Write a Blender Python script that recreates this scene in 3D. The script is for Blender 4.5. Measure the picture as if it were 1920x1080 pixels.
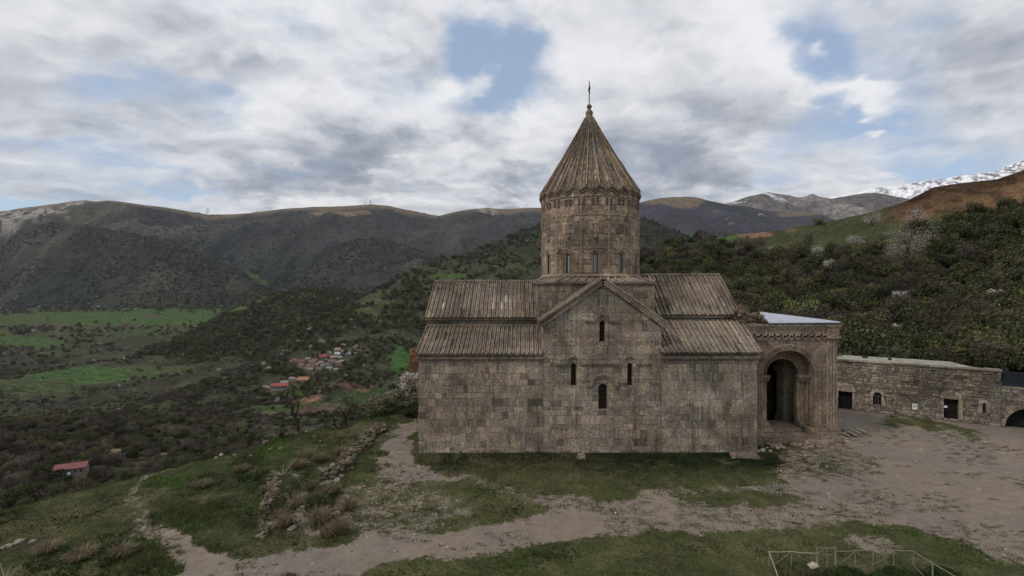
import bpy, math, random
import numpy as np
from mathutils import Vector
R = math.radians
for o in list(bpy.data.objects): bpy.data.objects.remove(o)
SC = bpy.context.scene; COL = SC.collection
# ---------------------------------------------------------------- camera
FPX = 853.333; EYE = 13.0            # focal length in photo pixels, eye height above the church yard
cam = bpy.data.objects.new('camera', bpy.data.cameras.new('camera')); COL.objects.link(cam)
cam.location = (0, 0, EYE); cam.rotation_euler = (R(90), 0, 0)
cam.data.lens = 16.0; cam.data.sensor_width = 36; cam.data.clip_start = .5; cam.data.clip_end = 40000
SC.camera = cam
# ---------------------------------------------------------------- exposure, sun, sky
SC.view_settings.view_transform = 'Standard'; SC.view_settings.look = 'None'
SC.view_settings.exposure = 0; SC.view_settings.gamma = 1
HAZE = 0.000016
SUN_EL, SUN_AZ = 46, 243             # azimuth of the sun, compass style from +Y clockwise: behind the camera, left
sun = bpy.data.objects.new('sun', bpy.data.lights.new('sun', 'SUN')); COL.objects.link(sun)
sun.data.energy = 1.5; sun.data.angle = R(10); sun.data.color = (1, .93, .84)
d_ = Vector((math.sin(R(SUN_AZ))*math.cos(R(SUN_EL)), math.cos(R(SUN_AZ))*math.cos(R(SUN_EL)), math.sin(R(SUN_EL))))
sun.rotation_euler = d_.to_track_quat('Z', 'Y').to_euler(); sun.location = (0, 0, 60)

W = bpy.data.worlds.new('World'); SC.world = W; W.use_nodes = True
def build_world():
    nt = W.node_tree; nt.nodes.clear(); N = nt.nodes.new; L = nt.links.new
    def val(x, sock):
        if isinstance(x, (int, float)): sock.default_value = x
        elif isinstance(x, tuple): sock.default_value = x
        else: L(x, sock)
    def M(op, a, b=0.0, c=None, clamp=False):
        n = N('ShaderNodeMath'); n.operation = op; n.use_clamp = clamp
        val(a, n.inputs[0]); val(b, n.inputs[1])
        if c is not None: val(c, n.inputs[2])
        return n.outputs[0]
    def VM(op, a, b=None, s=None):
        n = N('ShaderNodeVectorMath'); n.operation = op; val(a, n.inputs[0])
        if b is not None: val(b, n.inputs[1])
        if s is not None: val(s, n.inputs['Scale'])
        return n.outputs['Value' if op == 'LENGTH' else 'Vector']
    def SS(x, a, b, c=0.0, d=1.0):
        n = N('ShaderNodeMapRange'); n.interpolation_type = 'SMOOTHSTEP'; val(x, n.inputs[0])
        for i, v in enumerate((a, b, c, d)): n.inputs[i+1].default_value = v
        return n.outputs[0]
    def NZ(vec, scale, det=8, rough=.55, dist=0.0, col=False):
        n = N('ShaderNodeTexNoise'); L(vec, n.inputs['Vector']); n.inputs['Scale'].default_value = scale
        n.inputs['Detail'].default_value = det; n.inputs['Roughness'].default_value = rough; n.inputs['Distortion'].default_value = dist
        return n.outputs['Color' if col else 'Fac']
    def MIX(f, a, b):
        n = N('ShaderNodeMix'); n.data_type = 'RGBA'; val(f, n.inputs[0]); val(a, n.inputs[6]); val(b, n.inputs[7]); return n.outputs[2]
    tc = N('ShaderNodeTexCoord'); sp = N('ShaderNodeSeparateXYZ'); L(tc.outputs['Generated'], sp.inputs[0])
    y = M('MAXIMUM', M('ABSOLUTE', sp.outputs[1]), .12)
    u = M('DIVIDE', sp.outputs[0], y); v = M('DIVIDE', sp.outputs[2], y)
    cb = N('ShaderNodeCombineXYZ'); L(u, cb.inputs[0]); L(v, cb.inputs[1]); uv = cb.outputs[0]
    den = M('ADD', M('MAXIMUM', sp.outputs[2], 0.0), .26)     # flat cloud deck: its pattern closes up towards the horizon
    cq = N('ShaderNodeCombineXYZ'); L(M('DIVIDE', sp.outputs[0], den), cq.inputs[0]); L(M('DIVIDE', sp.outputs[1], den), cq.inputs[1]); q0 = cq.outputs[0]
    wc = NZ(q0, 1.3, 5, .6, 0, True); wv = VM('SUBTRACT', wc, (.5, .5, .5))
    warp = VM('ADD', uv, VM('SCALE', wv, s=.34)); wc2 = NZ(q0, 4.6, 6, .62, 0, True); wv2 = VM('SUBTRACT', wc2, (.5, .5, .5)); warp = VM('ADD', warp, VM('SCALE', wv2, s=.14))
    qw = VM('ADD', q0, VM('SCALE', wv, s=.5))
    def blobs(lst):
        acc = None
        for (px, py, rx, ry, w) in lst:
            c = ((px-960)/FPX, (540-py)/FPX, 0)
            q = VM('MULTIPLY', VM('SUBTRACT', warp, c), (FPX/rx, FPX/ry, 0))
            g = SS(VM('LENGTH', q), 0.0, 1.35, w, 0.0)
            acc = g if acc is None else M('ADD', acc, g)
        return acc
    clear = blobs([(860,60,50,50,.4),(700,180,90,40,.25),(560,290,100,22,.3),(1700,150,80,50,.35),(1760,300,120,30,.3),(1440,60,60,70,.4),(950,120,120,130,.9),(900,60,90,60,.4),(1010,60,50,60,.4),(1500,90,90,90,.75),(1560,150,110,80,.5),(1620,215,150,60,.7),(1480,230,60,110,.4),(190,172,130,34,.6),
                   (420,190,190,40,.5),(90,275,170,18,.5),(30,360,120,34,.7),(540,60,60,30,.25),(980,205,80,60,.5),(1720,70,90,50,.4),(250,300,200,16,.35),(1850,290,200,40,.4),(330,362,160,16,.45),(1010,330,60,60,.3)])
    puff = blobs([(930,300,120,34,.45),(700,330,70,20,.4),(560,200,120,50,.35),(110,70,170,50,.35),(1180,130,120,90,.4),(1560,330,170,30,.35),(925,130,34,55,.55),(780,318,110,24,.5),(1500,112,28,20,.6),(1580,180,150,26,.75),(860,150,60,40,.4),(990,250,80,60,.5),(1400,100,120,110,.5),(1640,235,30,18,.6)])
    dark = blobs([(640,300,210,55,.75),(520,350,200,24,.5),(1270,300,190,70,.75),(360,90,230,60,.4),(1030,180,90,50,.2),(900,290,110,36,.5),(1480,330,160,20,.4),(1120,230,140,60,.35),(250,210,200,26,.25),(960,345,90,18,.4),(700,50,120,60,.25)])
    def field(vec):
        f = M('ADD', M('MULTIPLY', NZ(vec, .75, 3, .5, .2), 1.35), M('MULTIPLY', NZ(vec, 1.7, 9, .52, .15), 1.05)); return f
    f0 = field(qw); f1 = field(VM('ADD', qw, (.015, -.055, 0)))   # second look a little nearer the zenith: gives lit tops and grey bases
    wisp = NZ(VM('MULTIPLY', qw, (1., 2.6, 1)), 2.2, 8, .62, .5)
    dens = M('ADD', f0, M('MULTIPLY', wisp, .55)); dens = M('SUBTRACT', dens, clear); dens = M('ADD', dens, puff)
    cover = SS(dens, .62, 1.55)
    rel = M('SUBTRACT', f0, f1)
    sh = M('ADD', M('MULTIPLY', NZ(qw, 1.15, 6, .6, .3), 1.0), M('MULTIPLY', rel, 1.9)); sh = M('SUBTRACT', sh, M('MULTIPLY', dark, .5)); sh = M('ADD', sh, M('MULTIPLY', puff, .5))
    sh = M('ADD', sh, M('MULTIPLY', wisp, .3)); sh = M('SUBTRACT', sh, M('MULTIPLY', SS(dens, 1.3, 2.0), .16)); sh = M('ADD', sh, M('MULTIPLY', SS(v, .1, .5), .1))
    light = SS(sh, .16, .98)
    sky = N('ShaderNodeTexSky'); sky.sky_type = 'NISHITA'; sky.sun_disc = False
    sky.sun_elevation = R(SUN_EL); sky.sun_rotation = R(SUN_AZ); sky.air_density = 1.2; sky.dust_density = 2.0; sky.altitude = 1500
    S = 10.0
    g = N('ShaderNodeRGB'); g.outputs[0].default_value = (.27*S, .305*S, .375*S, 1)
    w_ = N('ShaderNodeRGB'); w_.outputs[0].default_value = (.92*S, .92*S, .93*S, 1)
    skyc = VM('ADD', VM('SCALE', sky.outputs[0], s=.6), (2.5, 3.1, 4.1))
    colr = MIX(cover, skyc, MIX(light, g.outputs[0], w_.outputs[0]))
    low = SS(v, -.06, .0)
    colr = MIX(low, (1.6, 1.6, 1.6, 1), colr)
    bg = N('ShaderNodeBackground'); L(colr, bg.inputs[0]); bg.inputs[1].default_value = .1
    out = N('ShaderNodeOutputWorld'); L(bg.outputs[0], out.inputs[0])
build_world()
# ---------------------------------------------------------------- numeric helpers
def P(px, py, Y): return Vector(((px-960)/FPX*Y, Y, EYE-(py-540)/FPX*Y))
def gnd(px, py, z=0.0):
    Y = (EYE-z)*FPX/(py-540); return Vector(((px-960)/FPX*Y, Y, z))
def _h(ix, iy, s):
    n = (ix.astype(np.int64)*374761393 + iy.astype(np.int64)*668265263 + s*1442695041) & 0x7fffffff
    n = ((n ^ (n >> 13))*1274126177) & 0x7fffffff
    return ((n ^ (n >> 16)) & 0xffff)/65535.0
def vn(x, y, s=0):
    x = np.asarray(x, float); y = np.asarray(y, float); ix = np.floor(x); iy = np.floor(y); fx = x-ix; fy = y-iy
    fx = fx*fx*(3-2*fx); fy = fy*fy*(3-2*fy)
    a = _h(ix, iy, s); b = _h(ix+1, iy, s); c = _h(ix, iy+1, s); d = _h(ix+1, iy+1, s)
    return (a*(1-fx)+b*fx)*(1-fy)+(c*(1-fx)+d*fx)*fy
def fbm(x, y, s=0, o=5, g=.5):
    r = 0; a = 1; t = 0; x = np.asarray(x, float); y = np.asarray(y, float)
    for i in range(o): r = r+a*vn(x, y, s+i*17); t += a; a *= g; x = x*2.03+5.1; y = y*2.03+1.7
    return r/t
def ridged(x, y, s=0, o=5):
    r = 0; a = 1; t = 0; x = np.asarray(x, float); y = np.asarray(y, float)
    for i in range(o): r = r+a*(1-np.abs(2*vn(x, y, s+i*13)-1)); t += a; a *= .5; x = x*2.1+3.3; y = y*2.1+7.7
    return r/t
def lerp(a, b, t): return a+(b-a)*t
def sst(a, b, x): t = np.clip((x-a)/(b-a), 0, 1); return t*t*(3-2*t)
rnd = random.Random(7); rng = np.random.default_rng(11)
# ---------------------------------------------------------------- object helpers
def tag(o, label=None, cat=None, group=None, kind=None):
    if label: o['label'] = label
    if cat: o['category'] = cat
    if group: o['group'] = group
    if kind: o['kind'] = kind
    return o
def thing(name, label, cat, loc=(0,0,0), group=None, rz=0):
    o = bpy.data.objects.new(name, None); COL.objects.link(o); o.location = loc; o.rotation_euler.z = rz; o.empty_display_size = .3
    return tag(o, label, cat, group)
class MB:
    def __init__(s): s.v = []; s.f = []; s.c = []
    def face(s, pts, c=(1,1,1)):
        i = len(s.v); s.v += [tuple(p) for p in pts]; s.f.append(tuple(range(i, i+len(pts)))); s.c.append(c)
    def quad(s, a, b, c_, d, c=(1,1,1)): s.face((a, b, c_, d), c)
    def add(s, vs, fs, c=(1,1,1)):
        i = len(s.v); s.v += [tuple(p) for p in vs]
        for f in fs: s.f.append(tuple(i+k for k in f)); s.c.append(c)
    def hexa(s, p, c=(1,1,1)):       # 8 corners: 0-3 bottom ring, 4-7 top ring
        s.add(p, [(3,2,1,0),(4,5,6,7),(0,1,5,4),(1,2,6,5),(2,3,7,6),(3,0,4,7)], c)
    def box(s, x0, x1, y0, y1, z0, z1, c=(1,1,1)):
        s.hexa([(x0,y0,z0),(x1,y0,z0),(x1,y1,z0),(x0,y1,z0),(x0,y0,z1),(x1,y0,z1),(x1,y1,z1),(x0,y1,z1)], c)
    def bar(s, a, b, w, h=None, c=(1,1,1), up=Vector((0,0,1))):
        a = Vector(a); b = Vector(b); h = h or w; t = (b-a).normalized()
        if abs(t.dot(up)) > .95: up = Vector((0,1,0))
        sx = t.cross(up).normalized()*w/2; sy = sx.cross(t).normalized()*h/2
        s.hexa([a-sx-sy, a+sx-sy, a+sx+sy, a-sx+sy, b-sx-sy, b+sx-sy, b+sx+sy, b-sx+sy], c)
    def tube(s, pts, rad, n=6, c=(1,1,1), cap=True):
        pts = [Vector(p) for p in pts]; rs = rad if isinstance(rad, (list, tuple)) else [rad]*len(pts)
        i0 = len(s.v); ref = Vector((.3,.9,.2))
        for k, p in enumerate(pts):
            t = (pts[min(k+1, len(pts)-1)]-pts[max(k-1, 0)]).normalized()
            if abs(t.dot(ref)) > .95: ref = Vector((1,0,0))
            a = t.cross(ref).normalized(); b = t.cross(a)
            for j in range(n):
                w = 2*math.pi*j/n; s.v.append(tuple(p+(a*math.cos(w)+b*math.sin(w))*rs[k]))
        for k in range(len(pts)-1):
            for j in range(n):
                q = i0+k*n; s.f.append((q+j, q+(j+1)%n, q+n+(j+1)%n, q+n+j)); s.c.append(c)
        if cap:
            s.f.append(tuple(i0+j for j in range(n))[::-1]); s.c.append(c)
            s.f.append(tuple(i0+(len(pts)-1)*n+j for j in range(n))); s.c.append(c)
    def lathe(s, prof, n=24, cx=0, cy=0, c=(1,1,1)):
        i0 = len(s.v)
        for r, z in prof:
            for j in range(n): w = 2*math.pi*j/n; s.v.append((cx+r*math.cos(w), cy+r*math.sin(w), z))
        for k in range(len(prof)-1):
            for j in range(n):
                q = i0+k*n; s.f.append((q+j, q+(j+1)%n, q+n+(j+1)%n, q+n+j)); s.c.append(c)
    def sweep(s, path, prof, nrm=Vector((0,-1,0)), c=(1,1,1)):   # profile (side, out) carried along a path in a plane facing nrm
        i0 = len(s.v); n = len(prof)
        for k, p in enumerate(path):
            t = (path[min(k+1, len(path)-1)]-path[max(k-1, 0)]).normalized(); sd = nrm.cross(t)
            for a, b in prof: s.v.append(tuple(p+sd*a+nrm*b))
        for k in range(len(path)-1):
            for j in range(n-1):
                q = i0+k*n+j; s.f.append((q, q+1, q+n+1, q+n)); s.c.append(tuple(x*rnd.uniform(.9,1.06) for x in c))
        s.f.append(tuple(range(i0, i0+n))); s.c.append(c); e = i0+(len(path)-1)*n
        s.f.append(tuple(range(e, e+n))[::-1]); s.c.append(c)
    def rock(s, p, sx, sy, sz, c=(1,1,1), rz=0):
        vs = []; k = 5; p = Vector(p); ca, sa = math.cos(rz), math.sin(rz)
        rings = [(-.5,.72),(-.2,1),(.2,.95),(.5,.6)]
        for zz, rr in rings:
            for j in range(7):
                w = 2*math.pi*j/7; q = rr*rnd.uniform(.8,1.15)*.5
                x = math.copysign(abs(math.cos(w))**.7, math.cos(w))*q*sx; y = math.copysign(abs(math.sin(w))**.7, math.sin(w))*q*sy
                vs.append((p.x+x*ca-y*sa, p.y+x*sa+y*ca, p.z+(zz+rnd.uniform(-.08,.08))*sz))
        fs = [tuple(range(7))[::-1], tuple(21+j for j in range(7))]
        for a in range(3):
            for j in range(7): fs.append((a*7+j, a*7+(j+1)%7, a*7+7+(j+1)%7, a*7+7+j))
        s.add(vs, fs, c)
    def build(s, name, mat, parent=None, smooth=False, label=None):
        me = bpy.data.meshes.new(name); me.from_pydata(s.v, [], s.f)
        tot = np.array([len(f) for f in s.f]); cc = np.ones((len(s.f), 4), np.float32); cc[:, :3] = np.array(s.c, np.float32)
        at = me.color_attributes.new('Col', 'FLOAT_COLOR', 'CORNER'); at.data.foreach_set('color', np.repeat(cc, tot, 0).ravel())
        if smooth: me.polygons.foreach_set('use_smooth', np.ones(len(s.f), bool))
        me.materials.append(mat); me.update()
        o = bpy.data.objects.new(name, me); COL.objects.link(o)
        if parent: o.parent = parent; o.matrix_parent_inverse = inv(parent)
        if label: o['label'] = label
        return o
def inv(p):
    from mathutils import Matrix
    m = Matrix.Translation(p.location) @ p.rotation_euler.to_matrix().to_4x4() if p.type == 'EMPTY' else Matrix.Identity(4)
    return m.inverted()
def npmesh(name, V, Q, mat, C=None, smooth=False, link=True, parent=None):   # quads or tris from arrays; C per vertex
    me = bpy.data.meshes.new(name); k = Q.shape[1]
    me.vertices.add(len(V)); me.vertices.foreach_set('co', np.asarray(V, np.float32).ravel())
    me.loops.add(Q.size); me.loops.foreach_set('vertex_index', Q.astype(np.int32).ravel())
    me.polygons.add(len(Q)); me.polygons.foreach_set('loop_start', np.arange(0, Q.size, k, dtype=np.int32)); 
    me.update(calc_edges=True)
    if C is not None:
        c4 = np.ones((len(V), 4), np.float32); c4[:, :C.shape[1]] = C
        at = me.color_attributes.new('Col', 'FLOAT_COLOR', 'POINT'); at.data.foreach_set('color', c4.ravel())
    if smooth: me.polygons.foreach_set('use_smooth', np.ones(len(Q), bool))
    me.materials.append(mat); me.validate()
    o = bpy.data.objects.new(name, me)
    if link: COL.objects.link(o)
    if parent: o.parent = parent; o.matrix_parent_inverse = inv(parent)
    return o
# ---------------------------------------------------------------- materials
class NT:
    def __init__(s, name, rough=.9, spec=.2):
        s.m = bpy.data.materials.new(name); s.m.use_nodes = True; s.nt = s.m.node_tree; s.b = s.nt.nodes['Principled BSDF']
        s.b.inputs['Roughness'].default_value = rough; s.b.inputs['Specular IOR Level'].default_value = spec
        s.tc = s.nt.nodes.new('ShaderNodeTexCoord'); s.pos = s.tc.outputs['Object']
    def L(s, a, b): s.nt.links.new(a, b)
    def put(s, x, sock):
        if isinstance(x, (int, float)): sock.default_value = x
        elif isinstance(x, (tuple, list)): sock.default_value = tuple(x) if len(x) == len(sock.default_value) else tuple(x)+(1,)
        else: s.L(x, sock)
    def scale(s, x, y, z, src=None):
        n = s.nt.nodes.new('ShaderNodeVectorMath'); n.operation = 'MULTIPLY'; s.L(src or s.pos, n.inputs[0]); n.inputs[1].default_value = (x, y, z); return n.outputs[0]
    def noise(s, sc, det=5, ro=.6, vec=None, dist=0, col=False):
        n = s.nt.nodes.new('ShaderNodeTexNoise'); s.L(vec or s.pos, n.inputs['Vector']); n.inputs['Scale'].default_value = sc
        n.inputs['Detail'].default_value = det; n.inputs['Roughness'].default_value = ro; n.inputs['Distortion'].default_value = dist
        return n.outputs['Color' if col else 'Fac']
    def vor(s, sc, vec=None, feat='F1', out='Distance', rand=1):
        n = s.nt.nodes.new('ShaderNodeTexVoronoi'); n.feature = feat; s.L(vec or s.pos, n.inputs['Vector']); n.inputs['Scale'].default_value = sc
        n.inputs['Randomness'].default_value = rand; return n.outputs[out]
    def mr(s, x, a, b, c=0., d=1., smooth=True):
        n = s.nt.nodes.new('ShaderNodeMapRange'); n.interpolation_type = 'SMOOTHSTEP' if smooth else 'LINEAR'; s.put(x, n.inputs[0])
        for i, v in enumerate((a, b, c, d)): s.put(v, n.inputs[i+1])
        return n.outputs[0]
    def math(s, op, a, b=0.): n = s.nt.nodes.new('ShaderNodeMath'); n.operation = op; s.put(a, n.inputs[0]); s.put(b, n.inputs[1]); return n.outputs[0]
    def mix(s, f, a, b, mode='MIX'):
        n = s.nt.nodes.new('ShaderNodeMix'); n.data_type = 'RGBA'; n.blend_type = mode; s.put(f, n.inputs[0]); s.put(a, n.inputs[6]); s.put(b, n.inputs[7]); return n.outputs[2]
    def sc_col(s, col, f):
        n = s.nt.nodes.new('ShaderNodeVectorMath'); n.operation = 'SCALE'; s.put(col, n.inputs[0]); s.put(f, n.inputs['Scale']); return n.outputs[0]
    def attr(s, name='Col', out='Color'):
        n = s.nt.nodes.new('ShaderNodeAttribute'); n.attribute_name = name; return n.outputs[out]
    def objrand(s): return s.nt.nodes.new('ShaderNodeObjectInfo').outputs['Random']
    def sep(s, v): n = s.nt.nodes.new('ShaderNodeSeparateXYZ'); s.L(v, n.inputs[0]); return n.outputs
    def done(s, col, bump=None, strength=.5, dist=.02):
        s.put(col, s.b.inputs['Base Color'])
        if bump is not None:
            n = s.nt.nodes.new('ShaderNodeBump'); n.inputs['Strength'].default_value = strength; n.inputs['Distance'].default_value = dist
            s.L(bump, n.inputs['Height']); s.L(n.outputs[0], s.b.inputs['Normal'])
        return s.m
def simple(name, c, rough=.8, var=.25, sc=6., spec=.2, metal=0, bump=.3, bd=.01):
    t = NT(name, rough, spec); t.b.inputs['Metallic'].default_value = metal
    n = t.noise(sc, 6, .65); f = t.mr(n, .3, .7, 1-var, 1+var)
    return t.done(t.sc_col(t.attr(), f) if c is None else t.sc_col(c, f), n, bump, bd)
def stone_mat(name, tint=(1,1,1), streak=.85, sc=1.):
    t = NT(name, .92, .15)
    base = t.mix(1., t.mix(1., t.attr(), tint, 'MULTIPLY'), (1.16,1.11,1.04), 'MULTIPLY')
    n1 = t.noise(6*sc, 9, .75); base = t.sc_col(base, t.mr(n1, .32, .7, .45, 1.5))
    n3 = t.noise(55*sc, 4, .7); base = t.sc_col(base, t.mr(n3, .3, .72, .82, 1.16))
    big = t.noise(.26, 7, .68, None, .8); base = t.sc_col(base, t.mr(big, .33, .68, .55, 1.26)); tn = t.noise(.5, 5, .6, t.scale(1.3,1.3,.6), .5); base = t.mix(t.mr(tn, .4, .65), base, t.mix(1., base, (.88,.94,1.03), 'MULTIPLY'))
    # run-off stains that follow the fall of the wall
    sv = t.scale(2.1, 2.1, .16); s1 = t.noise(1.9, 7, .72, sv, .4)
    m1 = t.mr(s1, .5, .7, 0, streak); base = t.mix(m1, base, t.mix(1., base, (.36,.34,.33), 'MULTIPLY'))
    s2 = t.noise(1.9, 7, .7, t.scale(2.6, 2.6, .2), .2); m2 = t.mr(s2, .55, .78, 0, .6)
    base = t.mix(m2, base, (.40,.345,.28))
    # lichen and lime crumbs
    w = t.noise(3.2, 9, .75, None, .6); base = t.mix(t.mr(w, .66, .78, 0, .55), base, (.46,.42,.36))
    dk = t.noise(1.1, 8, .75, None, 1.2); base = t.mix(t.mr(dk, .6, .78, 0, .6), base, (.085,.075,.066))
    return t.done(base, t.math('ADD', n1, t.math('MULTIPLY', n3, .5)), .55, .03)
MAT_STONE = stone_mat('weathered_ashlar')
MAT_DRUM = stone_mat('drum_ashlar', (1.0,.98,.96), .6)
MAT_PORCH = stone_mat('porch_ashlar', (.98,.94,.9), .4)
MAT_RUBBLE = stone_mat('rubble_stone', (.95,.95,.93), .3, 1.4)
MAT_ROOF = stone_mat('stone_roof_slabs', (.98,.96,.95), .25, 1.3)
MAT_MORTAR = simple('old_mortar', (.12,.105,.09), .95, .4, 9)
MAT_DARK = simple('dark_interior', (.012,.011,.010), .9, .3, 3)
MAT_IRON = simple('dark_iron', (.02,.018,.017), .55, .3, 20, .4)
MAT_BOARD = simple('pale_pane', (.33,.36,.33), .35, .15, 4, .5, 0, .05)
MAT_METAL = simple('corrugated_zinc', (.62,.65,.72), .38, .12, 2.5, .5, .55, .05)
MAT_BARK = simple('bark', (.04,.031,.025), .95, .35, 14, .1, 0, .6, .02)
MAT_TWIG = simple('pale_wood', (.30,.26,.19), .85, .3, 12)
MAT_GREYWOOD = simple('grey_wood', (.20,.17,.14), .9, .35, 10)
MAT_ROCK = simple('field_stone', None, .95, .35, 7, .1, 0, .6, .03)
MAT_PAPER = simple('white_notice', (.7,.7,.7), .7, .05, 3)
MAT_INK = simple('dark_ink', (.05,.05,.05), .7, .05, 3)
MAT_NAVY = simple('dark_blue_panel', (.012,.02,.028), .5, .3, 1.2)
MAT_PAINT = simple('house_paint', None, .85, .18, .6)
def leaf_mat(name, lo=.6, hi=1.5, trans=.25):
    t = NT(name, .75, .15); f = t.mr(t.objrand(), 0, 1, lo, hi, False); c = t.sc_col(t.attr(), f)
    c = t.sc_col(c, t.mr(t.noise(.8, 3), .3, .7, .75, 1.25)); m = t.done(c)
    tr = t.nt.nodes.new('ShaderNodeBsdfTranslucent'); t.L(c, tr.inputs[0]); mx = t.nt.nodes.new('ShaderNodeMixShader'); mx.inputs[0].default_value = trans
    t.L(t.b.outputs[0], mx.inputs[1]); t.L(tr.outputs[0], mx.inputs[2]); t.L(mx.outputs[0], t.nt.nodes['Material Output'].inputs[0]); return m
MAT_LEAF = leaf_mat('leaves'); MAT_GRASS = leaf_mat('grass_blades', 1, 1, .3); MAT_BLOSSOM = leaf_mat('blossom', .85, 1.15, .3)
def hill_mat(name, s1, s2, bumpd, mott=(.55,1.4)):
    t = NT(name, .95, .05); c = t.attr()
    v = t.vor(s1, None); n = t.noise(s2, 9, .68); n2 = t.noise(s1*.6, 8, .75)
    lo = (mott[0]+1)/2; c = t.sc_col(c, t.mr(v, .1, .75, 2-lo, lo)); c = t.sc_col(c, t.mr(n2, .32, .68, *mott)); c = t.sc_col(c, t.mr(n, .3, .7, .8, 1.2))
    return t.done(c, t.math('SUBTRACT', n2, t.math('MULTIPLY', v, .4)), .8, bumpd)
# ---------------------------------------------------------------- ashlar
def stone_col(pal, lo=.78, hi=1.16):
    c = pal[rnd.randrange(len(pal))]; f = rnd.uniform(lo, hi)*(.6 if rnd.random() < .06 else 1); return tuple(x*f for x in c)
PAL = [(.29,.24,.19),(.27,.23,.185),(.30,.245,.19),(.25,.22,.185),(.26,.22,.18),(.32,.265,.21),(.235,.205,.17),(.28,.23,.18)]
PAL_DRUM = [(.30,.24,.185),(.33,.26,.195),(.27,.22,.175),(.24,.20,.165),(.35,.275,.205),(.22,.185,.155)]
PAL_PORCH = [(.25,.205,.165),(.27,.22,.175),(.22,.19,.16),(.24,.20,.165)]
PAL_RUB = [(.23,.19,.155),(.21,.18,.15),(.26,.22,.175),(.185,.165,.145),(.245,.205,.165),(.22,.195,.17),(.31,.265,.215)]
PAL_ROOF = [(.215,.18,.145),(.24,.20,.16),(.20,.17,.14),(.26,.215,.17),(.225,.195,.165)]
PAL_CONE = [(.235,.175,.125),(.20,.15,.11),(.17,.135,.105),(.26,.20,.145),(.14,.115,.095),(.23,.195,.16)]
def rects(u0, u1, v0, v1, rh, bw, holes=(), jr=.25):
    vs = [v0]
    while vs[-1] < v1: vs.append(vs[-1]+rh*rnd.uniform(1-jr, 1+jr))
    vs[-1] = v1
    if len(vs) > 2 and vs[-1]-vs[-2] < rh*.35: vs.pop(-2)
    for h in holes:
        for e in (h[2], h[3]):
            if v0 < e < v1:
                k = min(range(1, len(vs)-1), key=lambda i: abs(vs[i]-e)) if len(vs) > 2 else 0
                if abs(vs[k]-e) < rh*.35 and vs[k] not in [q for g in holes for q in g[2:4]]: vs[k] = e
                elif e not in vs: vs.append(e); vs.sort()
    out = []
    for a, b in zip(vs, vs[1:]):
        if b-a < .02: continue
        iv = [(u0, u1)]; mid = (a+b)/2
        for h in holes:
            if h[2] < mid < h[3]:
                n = []
                for p, q in iv:
                    if h[0] > p and h[1] < q: n += [(p, h[0]), (h[1], q)]
                    elif h[0] <= p and h[1] >= q: pass
                    elif p < h[0] < q: n.append((p, h[0]))
                    elif p < h[1] < q: n.append((h[1], q))
                    else: n.append((p, q))
                iv = n
        for p, q in iv:
            x = p
            while x < q-1e-4:
                w = bw*rnd.choice((.55,.8,1,1,1.25,1.6))*rnd.uniform(.85,1.15); e = x+w
                if q-e < bw*.4: e = q
                out.append((x, e, a, b)); x = e
    return out
def clip_poly(poly, a, b, c):                  # keep a*u+b*v <= c
    r = []
    for i in range(len(poly)):
        p, q = poly[i], poly[(i+1) % len(poly)]; dp = a*p[0]+b*p[1]-c; dq = a*q[0]+b*q[1]-c
        if dp <= 0: r.append(p)
        if dp*dq < 0: t = dp/(dp-dq); r.append((p[0]+(q[0]-p[0])*t, p[1]+(q[1]-p[1])*t))
    return r
def ashlar(mb, rs, mp, pal=PAL, joint=.006, jd=.02, clips=(), lo=.78, hi=1.16, rough=0, deep=.05, sub=1):
    for (a, b, c, d) in rs:
        j = joint*rnd.uniform(.6, 1.8); po = [(a+j, c+j), (b-j, c+j), (b-j, d-j), (a+j, d-j)]
        if sub > 1: po = [(lerp(a+j, b-j, k/sub), c+j) for k in range(sub+1)]+[(lerp(b-j, a+j, k/sub), d-j) for k in range(sub+1)]
        if rough: po = [(x+rnd.uniform(-rough, rough), y+rnd.uniform(-rough, rough)) for x, y in po]
        for cl in clips:
            po = clip_poly(po, *cl)
            if len(po) < 3: break
        if len(po) < 3: continue
        dd = rnd.uniform(0, jd)+(jd*1.2 if rnd.random() < .06 else 0); col = stone_col(pal, lo, hi); cx = sum(p[0] for p in po)/len(po); cy = sum(p[1] for p in po)/len(po)
        e = .012; n = len(po)
        fr = [mp(x+(cx-x)*min(.3, e/max(.03, abs(cx-x))), y+(cy-y)*min(.3, e/max(.03, abs(cy-y))), dd) for x, y in po]
        md = [mp(x, y, dd-.012) for x, y in po]; bk = [mp(x, y, -deep) for x, y in po]
        if sub > 1:
            mb.add(fr, [(k, k+1, n-2-k, n-1-k) for k in range(sub)], col)
        else: mb.face(fr, col)
        for i in range(n):
            k = (i+1) % n; mb.quad(md[i], md[k], fr[k], fr[i], col); mb.quad(bk[i], bk[k], md[k], md[i], col)
def arc(cx, cz, r, a0, a1, n, y): return [Vector((cx+r*math.cos(R(lerp(a0, a1, k/n))), y, cz+r*math.sin(R(lerp(a0, a1, k/n))))) for k in range(n+1)]
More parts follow.
